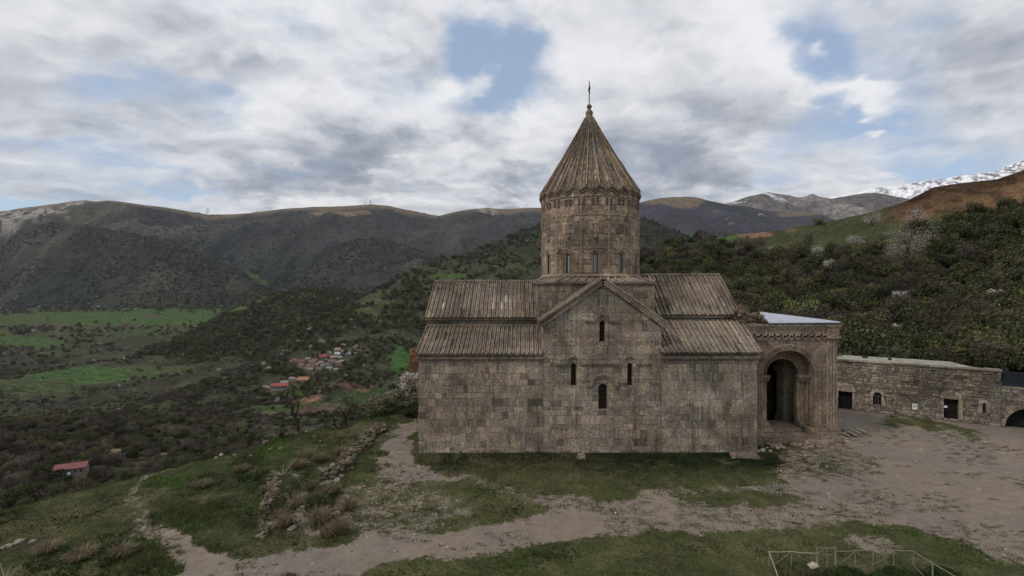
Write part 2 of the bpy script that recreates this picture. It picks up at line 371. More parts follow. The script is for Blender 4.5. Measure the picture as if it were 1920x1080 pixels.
# ---------------------------------------------------------------- the church
Y0 = 36.0; XL, XR = -7.38, 19.41; ZE = 7.75            # south wall, its two ends and the aisle eaves
TL, TR = 2.447, 11.81; GX, GZ, GE = 7.17, 13.45, 10.45   # gabled bay: sides, apex x and z, shoulder z
YN = 39.7; YR = 43.6; YB = 51.2                        # nave wall, ridge line, north wall
DX, DY, DR = 7.4, 43.6, 4.53                           # drum
BL, BR, BF, BB, BZ = 2.18, 12.15, 38.75, 48.45, 13.45  # square block below the drum
church = thing('church', 'brown stone church with round drum, ribbed conical roof and gabled bay beside the arched porch', 'church', (DX, Y0, 0))
wy = lambda px: (px-960)/FPX*Y0
wz = lambda py: EYE-(py-540)/FPX*Y0
WIN = [(wy(1123.3), wy(1135), wz(641.5), wz(600.5)), (wy(1070), wy(1081.2), wz(724.5), wz(680)), (wy(1176), wy(1186.6), wz(724.5), wz(680)), (wy(1121.2), wy(1139.8), wz(769), wz(718))]
fm = lambda u, v, d: (u, Y0-d, v)
# front wall, aisle part and gabled bay in one skin
m = MB()
ashlar(m, rects(XL, TL, -.15, ZE, .6, .6), fm); ashlar(m, rects(TL, TR, -.15, ZE, .6, .62, WIN), fm); ashlar(m, rects(TR, XR, -.15, ZE, .62, .6), fm)
kL = (GZ-GE)/(GX-TL); kR = (GZ-GE)/(TR-GX)
cl = [(-kL, 1, GE-kL*TL), (kR, 1, GE+kR*TR)]
ashlar(m, rects(TL, TR, ZE, GZ, .62, .62, WIN), fm, clips=cl)
m.build('front_wall', MAT_STONE, church)
m = MB()                                               # masonry core, with openings through the skin only
def core(m, x0, x1, z0, z1, holes, y, t=.6):
    us = sorted({x0, x1}|{h[0] for h in holes}|{h[1] for h in holes}); vs = sorted({z0, z1}|{h[2] for h in holes}|{h[3] for h in holes})
    for a, b in zip(us, us[1:]):
        for c, d in zip(vs, vs[1:]):
            if any(h[0] <= (a+b)/2 <= h[1] and h[2] <= (c+d)/2 <= h[3] for h in holes): continue
            m.quad((a,y,c), (b,y,c), (b,y,d), (a,y,d), (.9,.9,.9))
    for h in holes:
        a, b, c, d = h; e = y+t
        m.quad((a,y,c),(a,e,c),(a,e,d),(a,y,d)); m.quad((b,e,c),(b,y,c),(b,y,d),(b,e,d)); m.quad((a,y,c),(b,y,c),(b,e,c),(a,e,c)); m.quad((a,y,d),(b,y,d),(b,e,d),(a,e,d)); m.quad((a,e,c),(b,e,c),(b,e,d),(a,e,d),(.1,.1,.1))
core(m, XL+.01, XR-.01, -.5, ZE-.05, [h for h in WIN if h[3] < ZE], Y0+.03); core(m, TL+.01, TR-.01, ZE-.05, GE, [WIN[0]], Y0+.03)
m.face([(TL+.01,Y0+.03,GE),(TR-.01,Y0+.03,GE),(GX,Y0+.03,GZ-.02)])
m.quad((XL+.03,Y0+.04,-.5),(XR-.03,Y0+.04,-.5),(XR-.03,YB,-.5),(XL+.03,YB,-.5))
m.quad((XL+.03,YB,-.5),(XR-.03,YB,-.5),(XR-.03,YB,ZE),(XL+.03,YB,ZE))
m.build('wall_core', MAT_MORTAR, church)
def gable_end(x, s, name):                             # the end wall: aisle, nave and ridge outline
    m = MB(); mp = lambda u, v, d: (x+s*d, u, v); hr = 14.1 if s > 0 else 13.6; zn = 10.6
    ashlar(m, rects(Y0, YB, -.15, ZE, .62, .8), mp); 
    k1 = (9.85-ZE)/(YN-Y0); ashlar(m, rects(Y0, YB, ZE, 9.85, .6, .8), mp, clips=[(-k1,1,ZE-k1*Y0),(k1,1,ZE+k1*YB)])
    k = (hr-zn)/(YR-YN); ashlar(m, rects(YN, 2*YR-YN, 9.85, hr, .6, .8), mp, clips=[(-k,1,zn-k*YN),(k,1,zn+k*(2*YR-YN))])
    m.build(name, MAT_STONE, church)
    m = MB(); xx = x-s*.03; m.face([(xx,Y0+.05,-.5),(xx,YB-.05,-.5),(xx,YB-.05,ZE),(xx,2*YR-YN,9.85),(xx,2*YR-YN,zn),(xx,YR,hr),(xx,YN,zn),(xx,YN,9.85),(xx,Y0+.05,ZE)]); m.build('wall_core', MAT_MORTAR, church)
gable_end(XL, -1, 'end_wall'); gable_end(XR, 1, 'end_wall')
# nave strip between the two roofs, both sides
for s, (xa, xb) in ((0, (XL, BL)), (1, (BR, XR))):
    m = MB(); ashlar(m, rects(xa, xb, 9.5, 10.52, .5, .9), lambda u, v, d: (u, YN-d, v), lo=.55, hi=.9); m.quad((xa,YN+.04,9.3),(xb,YN+.04,9.3),(xb,YN+.04,10.6),(xa,YN+.04,10.6)); m.build('nave_wall', MAT_STONE, church)
# cheeks of the gabled bay
for x, s in ((TL, -1), (TR, 1)):
    m = MB(); ashlar(m, rects(Y0, BF, ZE-.1, GE-.02, .6, .8), lambda u, v, d: (x+s*d, u, v)); m.quad((x-s*.04,Y0+.05,ZE-.2),(x-s*.04,BF,ZE-.2),(x-s*.04,BF,GE),(x-s*.04,Y0+.05,GE)); m.build('bay_side_wall', MAT_STONE, church)
# block below the drum
m = MB()
ashlar(m, rects(BL, BR, 9.4, BZ, .55, .72), lambda u, v, d: (u, BF-d, v), lo=.62, hi=1.0)
ashlar(m, rects(BF, BB, 9.4, BZ, .55, .72), lambda u, v, d: (BL-d, u, v)); ashlar(m, rects(BF, BB, 9.4, BZ, .55, .72), lambda u, v, d: (BR+d, u, v))
m.box(BL+.04, BR-.04, BF+.04, BB-.04, 7.5, BZ-.02, (.35,.33,.3)); m.build('drum_block', MAT_STONE, church)
# slab roof helper: slabs in columns from eave to ridge with a rounded rib over each joint
def slab_roof(name, A, B, C, D, n, rows, pal=PAL_ROOF, rib=.12, th=.12, parent=None, taper=False, wild=.012, light=0):
    A, B, C, D = map(Vector, (A, B, C, D)); m = MB(); nr = (B-A).cross(D-A).normalized()
    for i in range(n):
        off = rnd.uniform(-.3, .3)/rows; tcol = rnd.uniform(.85, 1.12)
        ts = [0]+[min(.97, max(.03, (k+off)/rows)) for k in range(1, rows)]+[1]
        for a, b in zip(ts, ts[1:]):
            u0, u1 = i/n, (i+1)/n; q = lambda u, t: A.lerp(B, u).lerp(D.lerp(C, u), t)
            p0, p1, p2, p3 = q(u0, a), q(u1, a), q(u1, b), q(u0, b); h0 = nr*(.03+rnd.uniform(0, wild)); h1 = nr*rnd.uniform(0, wild)
            c = tuple(x*tcol for x in stone_col(pal, .85, 1.12))
            if rnd.random() < light: c = (.40,.37,.32)
            g = (p1-p0)*.02; m.quad(p0+h0+g, p1+h0-g, p2+h1-g, p3+h1+g, c); m.quad(p0+g-nr*th, p1-g-nr*th, p1-g+h0, p0+g+h0, c)
    for i in range(n+1):
        u = i/n; a = A.lerp(B, u); b = D.lerp(C, u); sx = (B-A).normalized()*rib*.5; c = stone_col(pal, .9, 1.2); K = rows
        for k in range(K):
            p, q = a.lerp(b, k/K), a.lerp(b, (k+.985)/K); c2 = tuple(x*rnd.uniform(.94, 1.06) for x in c); hh = nr*(rib*rnd.uniform(.95, 1.25)); j = (B-A).normalized()*rnd.uniform(-.012, .012)
            m.add([p-sx+j, p-sx*.6+hh+j, p+sx*.6+hh+j, p+sx+j, q-sx+j, q-sx*.6+hh+j, q+sx*.6+hh+j, q+sx+j], [(0,1,5,4),(1,2,6,5),(2,3,7,6),(0,3,2,1),(4,5,6,7)], c2)
    for i in range(n+1):                               # narrow darker strips along both sides of each rib
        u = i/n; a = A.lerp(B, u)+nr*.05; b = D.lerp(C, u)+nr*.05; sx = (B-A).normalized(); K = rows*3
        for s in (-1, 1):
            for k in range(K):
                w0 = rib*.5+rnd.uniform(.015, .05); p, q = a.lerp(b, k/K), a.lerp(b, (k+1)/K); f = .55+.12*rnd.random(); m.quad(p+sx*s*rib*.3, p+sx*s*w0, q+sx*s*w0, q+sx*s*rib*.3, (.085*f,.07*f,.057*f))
    m.face([A-nr*th, D-nr*th, C-nr*th, B-nr*th], (.12,.1,.08))
    for e in ((A, D), (B, C)):
        m.quad(e[0]-nr*th, e[1]-nr*th, e[1]+nr*.03, e[0]+nr*.03, stone_col(pal))
    return m.build(name, MAT_ROOF, parent or church)
YE = 35.62; YT = 39.75
zl = 7.78
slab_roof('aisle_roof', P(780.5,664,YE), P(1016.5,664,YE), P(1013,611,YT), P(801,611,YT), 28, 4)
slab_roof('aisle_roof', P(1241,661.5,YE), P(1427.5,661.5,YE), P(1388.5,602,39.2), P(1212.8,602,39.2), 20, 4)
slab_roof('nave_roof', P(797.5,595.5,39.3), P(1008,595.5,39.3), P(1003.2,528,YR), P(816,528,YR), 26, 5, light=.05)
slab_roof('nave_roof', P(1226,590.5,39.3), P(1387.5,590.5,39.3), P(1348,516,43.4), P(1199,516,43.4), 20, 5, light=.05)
# ridge rolls and eave cornices
def rolls(name, a, b, r, n=5, mat=MAT_ROOF):
    m = MB(); a = Vector(a); b = Vector(b); K = max(2, int((b-a).length/.9))
    for k in range(K): m.tube([a.lerp(b, k/K), a.lerp(b, (k+.97)/K)], r*rnd.uniform(.9, 1.08), 8, stone_col(PAL_ROOF))
    return m.build(name, mat, church)
rolls('ridge', P(815,527,YR), P(1003,527,YR), .13); rolls('ridge', P(1199,515.5,43.4), P(1349,515,43.4), .13)
# scalloped ends of the upper slabs below the ridge
def scallops(a, b, n, dn):
    m = MB(); a = Vector(a); b = Vector(b); w = (b-a)/n
    for i in range(n):
        c0 = a+w*(i+.5); pts = [c0+w*.44*math.cos(t)+dn*(-.1+.35*(1-math.sin(t))) for t in [math.pi*k/8 for k in range(9)]]
        m.tube(pts, .035, 5, stone_col(PAL_ROOF, 1, 1.3), False)
    m.build('ridge_scallops', MAT_ROOF, church)
sl = (P(800,595,39.3)-P(800,528,YR)).normalized()
scallops(P(818,530,YR)+Vector((0,-.12,.06)), P(1003,530,YR)+Vector((0,-.12,.06)), 24, sl)
for xa, xb, z in ((XL-.12, TL, 7.62), (TR, XR+.15, 7.66)):
    m = MB(); m.box(xa, xb, 35.78, 36.1, z-.22, z, (.2,.165,.13)); m.box(xa+.05, xb-.02, 35.88, 36.1, z-.36, z-.222, (.17,.145,.12)); m.build('cornice', MAT_STONE, church)
for xa, xb, z in ((XL-.12, BL, 10.42), (BR, XR+.12, 10.62)):
    m = MB(); m.box(xa, xb, 39.42, 39.68, z-.2, z-.002, (.2,.165,.13)); m.build('cornice', MAT_STONE, church)
for xa, xb, z in ((XL, TL-.02, 9.68), (TR+.02, XR, 10.12)):
    m = MB(); m.box(xa, xb, 39.52, 39.66, z, z+.16, (.22,.185,.15)); m.build('moulding', MAT_STONE, church)
# bay roof: two slabs with verge mouldings
def bay_side(s):
    x0 = (TL-.28) if s < 0 else (TR+.32); z0 = GE-.2; top = Vector((GX, 0, GZ+.28)); m = MB()
    A = Vector((x0, 35.68, z0)); B = Vector((x0, BF, z0)); C = Vector((GX, BF, top.z)); D = Vector((GX, 35.68, top.z))
    if s < 0: A, B, C, D = B, A, D, C
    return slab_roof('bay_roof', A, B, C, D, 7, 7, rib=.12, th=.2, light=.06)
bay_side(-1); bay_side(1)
for s in (-1, 1):
    x0 = (TL-.2) if s < 0 else (TR+.24); m = MB(); a = Vector((x0, 35.84, GE-.42)); b = Vector((GX, 35.84, GZ+.02))
    K = 9
    for k in range(K):
        m.bar(a.lerp(b, k/K), a.lerp(b, (k+.98)/K), .3, .2, stone_col(PAL, .85, 1.15), Vector((0,1,0))); 
        m.bar(a.lerp(b, k/K)+Vector((0,-.02,.18)), a.lerp(b, (k+.98)/K)+Vector((0,-.02,.18)), .46, .13, stone_col(PAL, .8, 1.1), Vector((0,1,0)))
    m.build('verge_moulding', MAT_STONE, church)
rolls('ridge', (GX, 35.64, GZ+.3), (GX, BF, GZ+.3), .11)
# slab skirt over the block, from square edge to the drum
m = MB(); q = []; n = 48
for k in range(n):
    w = 2*math.pi*(k+.5)/n; cx, sx = math.cos(w), math.sin(w); hx = (BR-BL)/2+.18; hy = (BB-BF)/2+.18; f = min(hx/max(1e-6, abs(cx)), hy/max(1e-6, abs(sx)))
    q.append(((BL+BR)/2+cx*f, (BF+BB)/2+sx*f, BZ+.12, DX+cx*(DR-.1), DY+sx*(DR-.1), 14.02))
for k in range(n):
    a = q[k]; b = q[(k+1) % n]; c = stone_col(PAL_ROOF, .8, 1.25); dz = rnd.uniform(0, .05)
    m.quad((a[0],a[1],a[2]+dz), (b[0],b[1],b[2]+dz), (b[3],b[4],b[5]+dz), (a[3],a[4],a[5]+dz), c); m.quad((a[0],a[1],a[2]-.16), (b[0],b[1],b[2]-.16), (b[0],b[1],b[2]+dz), (a[0],a[1],a[2]+dz), c)
    m.bar((a[0],a[1],a[2]+.05), (a[3],a[4],a[5]+.07), .12, .12, stone_col(PAL_ROOF, .9, 1.3))
m.build('block_roof', MAT_ROOF, church)
m = MB(); m.box(BL-.12, BR+.12, BF-.12, BB+.12, BZ-.14, BZ-.03, (.2,.17,.14)); m.build('cornice', MAT_STONE, church)
# drum
DZ0, DZ1 = 14.0, 21.3
def dm(u, v, d): w = u/DR; return (DX+(DR+d)*math.sin(w), DY-(DR+d)*math.cos(w), v)
PH = [-.05+k*2*math.pi/12 for k in range(12)]; CIR = 2*math.pi*DR
dwin = []
for ph in PH:
    u = (ph % (2*math.pi))*DR; dwin.append((u-.2, u+.2, 14.32, 15.98))
m = MB(); hl = []
for h in dwin:
    if h[0] < 0: hl.append((h[0]+CIR, h[1]+CIR, h[2], h[3]))
    if h[1] > CIR: hl.append((h[0]-CIR, h[1]-CIR, h[2], h[3]))
ashlar(m, rects(0, CIR, DZ0, DZ1, .56, .62, dwin+[h for h in hl]), dm, PAL_DRUM, sub=3)
m.build('drum', MAT_DRUM, church)
m = MB(); NS = 144
for k in range(NS):
    w0, w1 = 2*math.pi*k/NS, 2*math.pi*(k+1)/NS; r = DR-.05
    p = lambda w, z: (DX+r*math.sin(w), DY-r*math.cos(w), z); mid = (w0+w1)/2
    if any(abs((mid-ph+math.pi) % (2*math.pi)-math.pi) < .028 for ph in PH): zz = ((13.6, 14.32), (15.98, DZ1+.3))
    else: zz = ((13.6, DZ1+.3),)
    for a, b in zz: m.quad(p(w0,a), p(w1,a), p(w1,b), p(w0,b))
m.build('drum_core', MAT_MORTAR, church)
for ph in PH:
    o = Vector((DX+math.sin(ph)*(DR-.06), DY-math.cos(ph)*(DR-.06), 0)); t = Vector((math.cos(ph), math.sin(ph), 0)); nn = Vector((math.sin(ph), -math.cos(ph), 0))
    w = MB()
    def bx(a, b, z0, z1, d0, d1, c=(1,1,1), mb=None):
        (mb or w).hexa([o+t*a+nn*d1+Vector((0,0,z0)), o+t*b+nn*d1+Vector((0,0,z0)), o+t*b+nn*d0+Vector((0,0,z0)), o+t*a+nn*d0+Vector((0,0,z0)), o+t*a+nn*d1+Vector((0,0,z1)), o+t*b+nn*d1+Vector((0,0,z1)), o+t*b+nn*d0+Vector((0,0,z1)), o+t*a+nn*d0+Vector((0,0,z1))], c)
    bx(-.2,.2,14.3,14.36,-.3,.02); bx(-.2,.2,15.92,15.98,-.3,.02); bx(-.2,-.15,14.36,15.92,-.3,.03); bx(.16,.2,14.36,15.92,-.3,.03)
    win = w.build('drum_window', MAT_IRON, church); g = MB(); bx(-.15,.16,14.36,15.92,-.12,-.08,(1,1,1),g); g.build('pane', MAT_BOARD, win)
    s_ = MB()   # raised surround with a small round hood
    for a, b, z0, z1 in ((-.33,-.235,14.25,16.0),(.235,.33,14.25,16.0)): bx(a,b,z0,z1,.04,.1,(.28,.225,.175),s_)
    pts = [o+t*(.3*math.cos(x))+nn*.12+Vector((0,0,16.02+.26*math.sin(x))) for x in [math.pi*k/8 for k in range(9)]]; s_.tube(pts, .06, 6, (.28,.225,.175)); s_.build('window_surround', MAT_DRUM, church)
    # slender colonnette between windows
    c_ = MB(); ph2 = ph+math.pi/12; p0 = Vector((DX+math.sin(ph2)*(DR+.03), DY-math.cos(ph2)*(DR+.03), 14.1)); c_.tube([p0, p0+Vector((0,0,6.9))], .075, 6, (.29,.235,.18))
    c_.rock(p0+Vector((0,0,2.1)), .26, .26, .22, (.3,.24,.19)); c_.rock(p0+Vector((0,0,4.9)), .3, .3, .25, (.3,.24,.19)); c_.build('colonnette', MAT_DRUM, church)
    c_ = MB(); p0 = Vector((DX+math.sin(ph)*(DR+.025), DY-math.cos(ph)*(DR+.025), 16.45)); c_.tube([p0, p0+Vector((0,0,4.5))], .05, 6, (.29,.235,.18)); c_.rock(p0+Vector((0,0,1.0)), .36,.36,.36, (.24,.2,.16)); c_.build('colonnette', MAT_DRUM, church)
def ring(name, z, r, h, pitch, amp, mat=MAT_DRUM):
    m = MB(); m.lathe([(DR-.03, z-h/2), (DR+r, z-h/2), (DR+r+.02, z), (DR+r, z+h/2), (DR-.03, z+h/2)], 72, DX, DY, (.26,.21,.165))
    n = int(CIR/pitch)
    for k in range(n):
        w = 2*math.pi*k/n; m.rock((DX+(DR+r)*math.sin(w), DY-(DR+r)*math.cos(w), z+math.sin(k*1.3)*amp*.3), pitch*.75, amp, h*1.15, stone_col(PAL_DRUM, .8, 1.1), w)
    m.build(name, mat, church)
ring('carved_band', 16.42, .03, .1, .24, .1); ring('carved_band', 16.55, .0, .06, .5, .08); ring('carved_band', 19.35, .02, .13, .27, .09); ring('carved_band', 19.55, .02, .05, .5, .06); ring('carved_band', 20.98, .05, .12, .3, .1)
m = MB(); m.lathe([(DR-.1,13.95),(DR+.16,13.95),(DR+.2,14.05),(DR+.1,14.18),(DR-.03,14.22)], 72, DX, DY, (.27,.22,.17)); m.build('base_moulding', MAT_DRUM, church)
for k in range(24):                                    # dark openwork squares under the cornice and plain carved panels
    w = -.05+2*math.pi*k/24
    for z, sx, sz, c in ((20.45, .28, .5, (.12,.10,.085)), (18.15, .26, .75, (.22,.18,.145))):
        if z < 19 and k % 2: continue
        m = MB(); o = Vector((DX+math.sin(w)*(DR+.035), DY-math.cos(w)*(DR+.035), z)); t = Vector((math.cos(w), math.sin(w), 0)); up = Vector((0,0,1)); nn = Vector((math.sin(w), -math.cos(w), 0))
        for a in (-1, 1):
            m.bar(o+t*sx*a-up*sz/2, o+t*sx*a+up*sz/2, .06, .05, c, nn); m.bar(o-t*sx+up*sz/2*a, o+t*sx+up*sz/2*a, .06, .05, c)
        if z > 19:
            for a in range(4):
                f = -sx+2*sx*(a+.5)/4; m.bar(o+t*f-up*sz/2, o+t*(f+.12)+up*sz/2, .035, .04, c, nn); m.bar(o+t*(f+.12)-up*sz/2, o+t*f+up*sz/2, .03, .03, c, nn)
        m.build('carved_panel', MAT_DRUM, church)
# conical roof with folded edge
NC = 52; CZ0, CZT, CR = 21.2, 29.3, 4.68
m = MB()
def cpt(k, t, out=0.0):
    w = 2*math.pi*k/NC+.02; pk = .52 if (round(k) % 2 == 0) else 0.0
    z0 = CZ0+.32+pk*.75; z = lerp(z0, CZT, t); r0 = CR-(pk*.12); r = lerp(r0, .34, t)+out+.10*math.sin(math.pi*t)*-1
    return Vector((DX+r*math.sin(w), DY-r*math.cos(w), z))
for k in range(NC):
    off = rnd.uniform(-.35, .35)/13; rows = 13; tc_ = rnd.uniform(.82, 1.15); ts = [0]+[(i+off)/rows for i in range(1, rows)]+[1]
    for i, (a, b) in enumerate(zip(ts, ts[1:])):
        if i > 8 and k % 2: pass
        c = tuple(x*tc_ for x in stone_col(PAL_CONE, .86, 1.12)); d0 = .05+rnd.uniform(0, .02); d1 = rnd.uniform(0, .015)
        m.quad(cpt(k, a, d0), cpt(k+1, a, d0), cpt(k+1, b, d1), cpt(k, b, d1), c); m.quad(cpt(k, a, d0), cpt(k, a, -.02), cpt(k+1, a, -.02), cpt(k+1, a, d0), c)
for k in range(NC):
    c = stone_col(PAL_CONE, .9, 1.2)
    for i in range(10):
        a, b = i/10, (i+.99)/10; s_ = .085*(1-a*.75)+.012
        if a > .85 and k % 2: continue
        w = 2*math.pi*k/NC+.02; t = Vector((math.cos(w), math.sin(w), 0)); h = .17*(1-a*.5)*rnd.uniform(.8, 1.1); c2 = tuple(x*rnd.uniform(.93, 1.07) for x in c)
        p, q, p2, q2 = cpt(k, a, .02), cpt(k, b, .02), cpt(k, a, .02+h), cpt(k, b, .02+h)
        m.add([p-t*s_, p2-t*s_*.5, p2+t*s_*.5, p+t*s_, q-t*s_, q2-t*s_*.5, q2+t*s_*.5, q+t*s_], [(0,1,5,4),(1,2,6,5),(2,3,7,6),(0,3,2,1)], c2)
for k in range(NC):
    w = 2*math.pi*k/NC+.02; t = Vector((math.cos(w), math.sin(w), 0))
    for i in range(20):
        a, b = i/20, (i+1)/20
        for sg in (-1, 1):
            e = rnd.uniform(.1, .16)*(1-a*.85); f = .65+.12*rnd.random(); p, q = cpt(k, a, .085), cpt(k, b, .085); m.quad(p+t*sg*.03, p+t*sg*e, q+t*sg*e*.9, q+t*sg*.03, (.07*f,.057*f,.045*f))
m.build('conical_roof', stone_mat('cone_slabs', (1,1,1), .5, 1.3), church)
m = MB()                                               # zigzag cornice in three steps
for (ro, dz, h, c) in ((.10, -.02, .16, (.20,.16,.125)), (.03, -.18, .13, (.13,.105,.085)), (-.03, -.31, .15, (.21,.17,.135)), (-.07, -.46, .11, (.13,.11,.09))):
    for k in range(NC):
        a, b = cpt(k, 0, ro), cpt(k+1, 0, ro); ai, bi = cpt(k, 0, -.5), cpt(k+1, 0, -.5); z1 = Vector((0,0,dz)); z0 = Vector((0,0,dz-h)); cc = tuple(x*rnd.uniform(.85, 1.15) for x in c)
        m.quad(a+z0, b+z0, b+z1, a+z1, cc); m.quad(ai+z0, bi+z0, b+z0, a+z0, cc); m.quad(a+z1, b+z1, bi+z1, ai+z1, cc)
m.build('zigzag_cornice', MAT_DRUM, church)
m = MB(); m.lathe([(DR-.04, 21.05), (DR-.0, 21.3), (DR-.02, 22.1)], 72, DX, DY, (.2,.165,.13)); m.build('frieze', MAT_DRUM, church)
m = MB(); m.lathe([(1.02,27.98),(1.1,28.02),(1.1,28.14),(.95,28.2)], 40, DX, DY, (.2,.16,.125)); m.build('cone_ring', MAT_DRUM, church)
m = MB(); m.lathe([(.30,29.2),(.36,29.3),(.36,29.42),(.26,29.5),(.34,29.62),(.36,29.78),(.28,29.95),(.16,30.05),(.13,30.16),(.22,30.26),(.25,30.38),(.19,30.52),(.08,30.62),(0,30.66)], 16, DX, DY, (.19,.14,.1)); m.build('finial', MAT_DRUM, church, True)
m = MB(); m.tube([(DX,DY,30.6),(DX,DY,32.8)], .045, 6); m.bar((DX,DY-.45,32.05), (DX,DY+.45,32.05), .07, .1); m.bar((DX-.12,DY,32.05), (DX+.12,DY,32.05), .06, .1)
m.rock((DX+.02,DY,31.75), .16,.2,.16); m.rock((DX+.02,DY,32.3), .14,.16,.2); m.build('cross', MAT_IRON, church)
# wall windows: arched surround, dark glazing with bars
MCOL = (.25,.205,.16)
def arch_window(h, name='window', y=Y0):
    a, b, c, d = h; cx = (a+b)/2; r = (b-a)/2; zs = d-r; m = MB(); n = 10
    for k in range(n):
        t0, t1 = math.pi*k/n, math.pi*(k+1)/n
        def o_(t):
            cc, ss = math.cos(t), math.sin(t); f = min(r/max(1e-6, abs(cc)), r/max(1e-6, ss)); return (cx+cc*f, zs+ss*f)
        i0 = (cx+r*.86*math.cos(t0), zs+r*.86*math.sin(t0)); i1 = (cx+r*.86*math.cos(t1), zs+r*.86*math.sin(t1)); e0, e1 = o_(t0), o_(t1)
        m.quad((i0[0],y+.02,i0[1]), (i1[0],y+.02,i1[1]), (e1[0],y+.02,e1[1]), (e0[0],y+.02,e0[1]), MCOL); m.quad((i0[0],y+.02,i0[1]), (i0[0],y+.3,i0[1]), (i1[0],y+.3,i1[1]), (i1[0],y+.02,i1[1]), MCOL)
    m.box(a+.001, cx-r*.86, y+.021, y+.3, c, zs, MCOL); m.box(cx+r*.86, b-.001, y+.021, y+.3, c, zs, MCOL)
    m.box(a+.03, b-.03, y-.03, y+.3, c-.02, c+.05, tuple(x*1.1 for x in MCOL))
    w = m.build(name, MAT_STONE, church)
    f = MB(); yy = y+.24; f.box(cx-r*.8, cx+r*.8, yy+.03, yy+.05, c+.05, d, (.5,.5,.5)); f.build('glass', MAT_DARK, w)
    f = MB(); K = 5 if r > .3 else 3
    for k in range(K): x = cx-r*.8+1.6*r*k/(K-1); f.bar((x, yy, c+.05), (x, yy, zs+math.sqrt(max(0, (r*.84)**2-(x-cx)**2))), .03)
    z = c+.3
    while z < zs+r*.5: f.bar((cx-r*.84, yy-.02, z), (cx+r*.84, yy-.02, z), .03); z += .34
    f.build('grille', simple('rusty_iron', (.055,.032,.024), .8, .4, 15), w)
for h in WIN: arch_window(h)
PROF = [(-.12,0),(-.12,.05),(-.06,.11),(0,.07),(.04,.13),(.11,.13),(.13,.05),(.13,0)]
def hood(name, pts): m = MB(); m.sweep([Vector((wy(a), Y0-.015, wz(b))) for a, b in pts], PROF, c=MCOL); m.build(name, MAT_STONE, church)
ar = lambda cx, cy, rx, ry, n=10: [(cx-rx*math.cos(math.pi*k/n), cy-ry*math.sin(math.pi*k/n)) for k in range(n+1)]
hood('hood_mould', [(1097,602.5),(1117,602.5)]+ar(1129.5,601,11.5,10)+[(1142,602.5),(1160,602.5)])
hood('string_course', [(1041.5,682.5),(1062,682.5)]+ar(1075.5,680,12,11)+[(1089,682.5),(1167,682.5)]+ar(1181,680,12,11)+[(1194,682.5),(1218,682.5)])
hood('hood_mould', [(1102,723.5),(1108,723.5)]+ar(1130.5,720,20,15.5,12)+[(1153,723.5),(1159,723.5)])
m = MB()
for k in range(34):                                    # uneven footing course
    x = XL+.1+k*.79; m.box(x, x+.77, Y0-.06-rnd.uniform(0, .06), Y0+.1, -.3, .12+rnd.uniform(-.06, .1), stone_col(PAL, .7, 1.1))
m.build('footing', MAT_STONE, church)
# ---------------------------------------------------------------- porch
PY = 38.5; PX0, PX1, PZ0, PZ1 = 19.6, 26.6, 1.15, 8.9; CX, RO, RA, ZS = 23.4, 2.2, 2.75, 5.47
porch = thing('porch', 'arched stone porch with clustered shafts and white metal roof at the church corner', 'porch', (CX, PY, 0))
pm = lambda u, v, d: (u, PY-d, v)
m = MB()
ashlar(m, rects(PX0, PX1, PZ0, PZ1, .6, .85, [(CX-RA, CX+RA, PZ0, ZS+RA)]), pm, PAL_PORCH)
for s in (-1, 1):                                      # spandrels
    n = 10
    for k in range(n):
        t0, t1 = math.pi/2*k/n, math.pi/2*(k+1)/n
        e = lambda t: (CX+s*min(RA, RA*math.cos(t)/max(1e-6, math.sin(t))), ZS+min(RA, RA*math.sin(t)/max(1e-6, math.cos(t))))
        i = lambda t: (CX+s*RA*math.cos(t), ZS+RA*math.sin(t)); c = stone_col(PAL_PORCH)
        a, b, c1, c0 = i(t0), i(t1), e(t1), e(t0); m.quad((a[0],PY,a[1]), (b[0],PY,b[1]), (c1[0],PY,c1[1]), (c0[0],PY,c0[1]), c)
m.build('front_wall', MAT_PORCH, porch)
def order(name, r, prof, y, z0, n=26, c=(.24,.195,.155), joints=True):
    path = [Vector((CX+r, y, z0+(ZS-z0)*k/6)) for k in range(6)]+[Vector((CX+r*math.cos(math.pi*k/n), y, ZS+r*math.sin(math.pi*k/n))) for k in range(n+1)]+[Vector((CX-r, y, ZS-(ZS-z0)*(k+1)/6)) for k in range(6)]
    m = MB(); m.sweep(path, [(-a, b) for a, b in prof], c=c); return m.build(name, MAT_PORCH, porch)
# side offset is positive outwards from the arch centre, second value towards the viewer
order('archivolt', 2.45, [(.33,-.02),(.33,.10),(.26,.14),(.2,.07),(.14,.13),(.04,.13),(.0,.05),(-.06,.1),(-.16,.1),(-.2,.02),(-.25,.02),(-.25,-1.05)], PY, PZ0)
m = MB()                                               # braided carving on the outer band
for k in range(46):
    t = math.pi*k/45; m.rock((CX+2.64*math.cos(t), PY-.12, ZS+2.64*math.sin(t)), .13, .1, .13, stone_col(PAL_PORCH, .8, 1.2))
for k in range(30):
    m.rock((CX+2.64, PY-.12, PZ0+.2+k*.14), .13, .1, .13, stone_col(PAL_PORCH, .8, 1.2))
m.build('carved_band', MAT_PORCH, porch)
YI = PY+1.0
order('inner_archivolt', 1.65, [(.62,-.02),(.62,.02),(.3,.02),(.2,.12),(.08,.12),(.0,.03),(-.1,.03),(-.14,.1),(-.25,.1),(-.25,-.42)], YI, 5.3)
m = MB()                                               # wall behind the inner order (half ring closed by jamb walls)
m.build
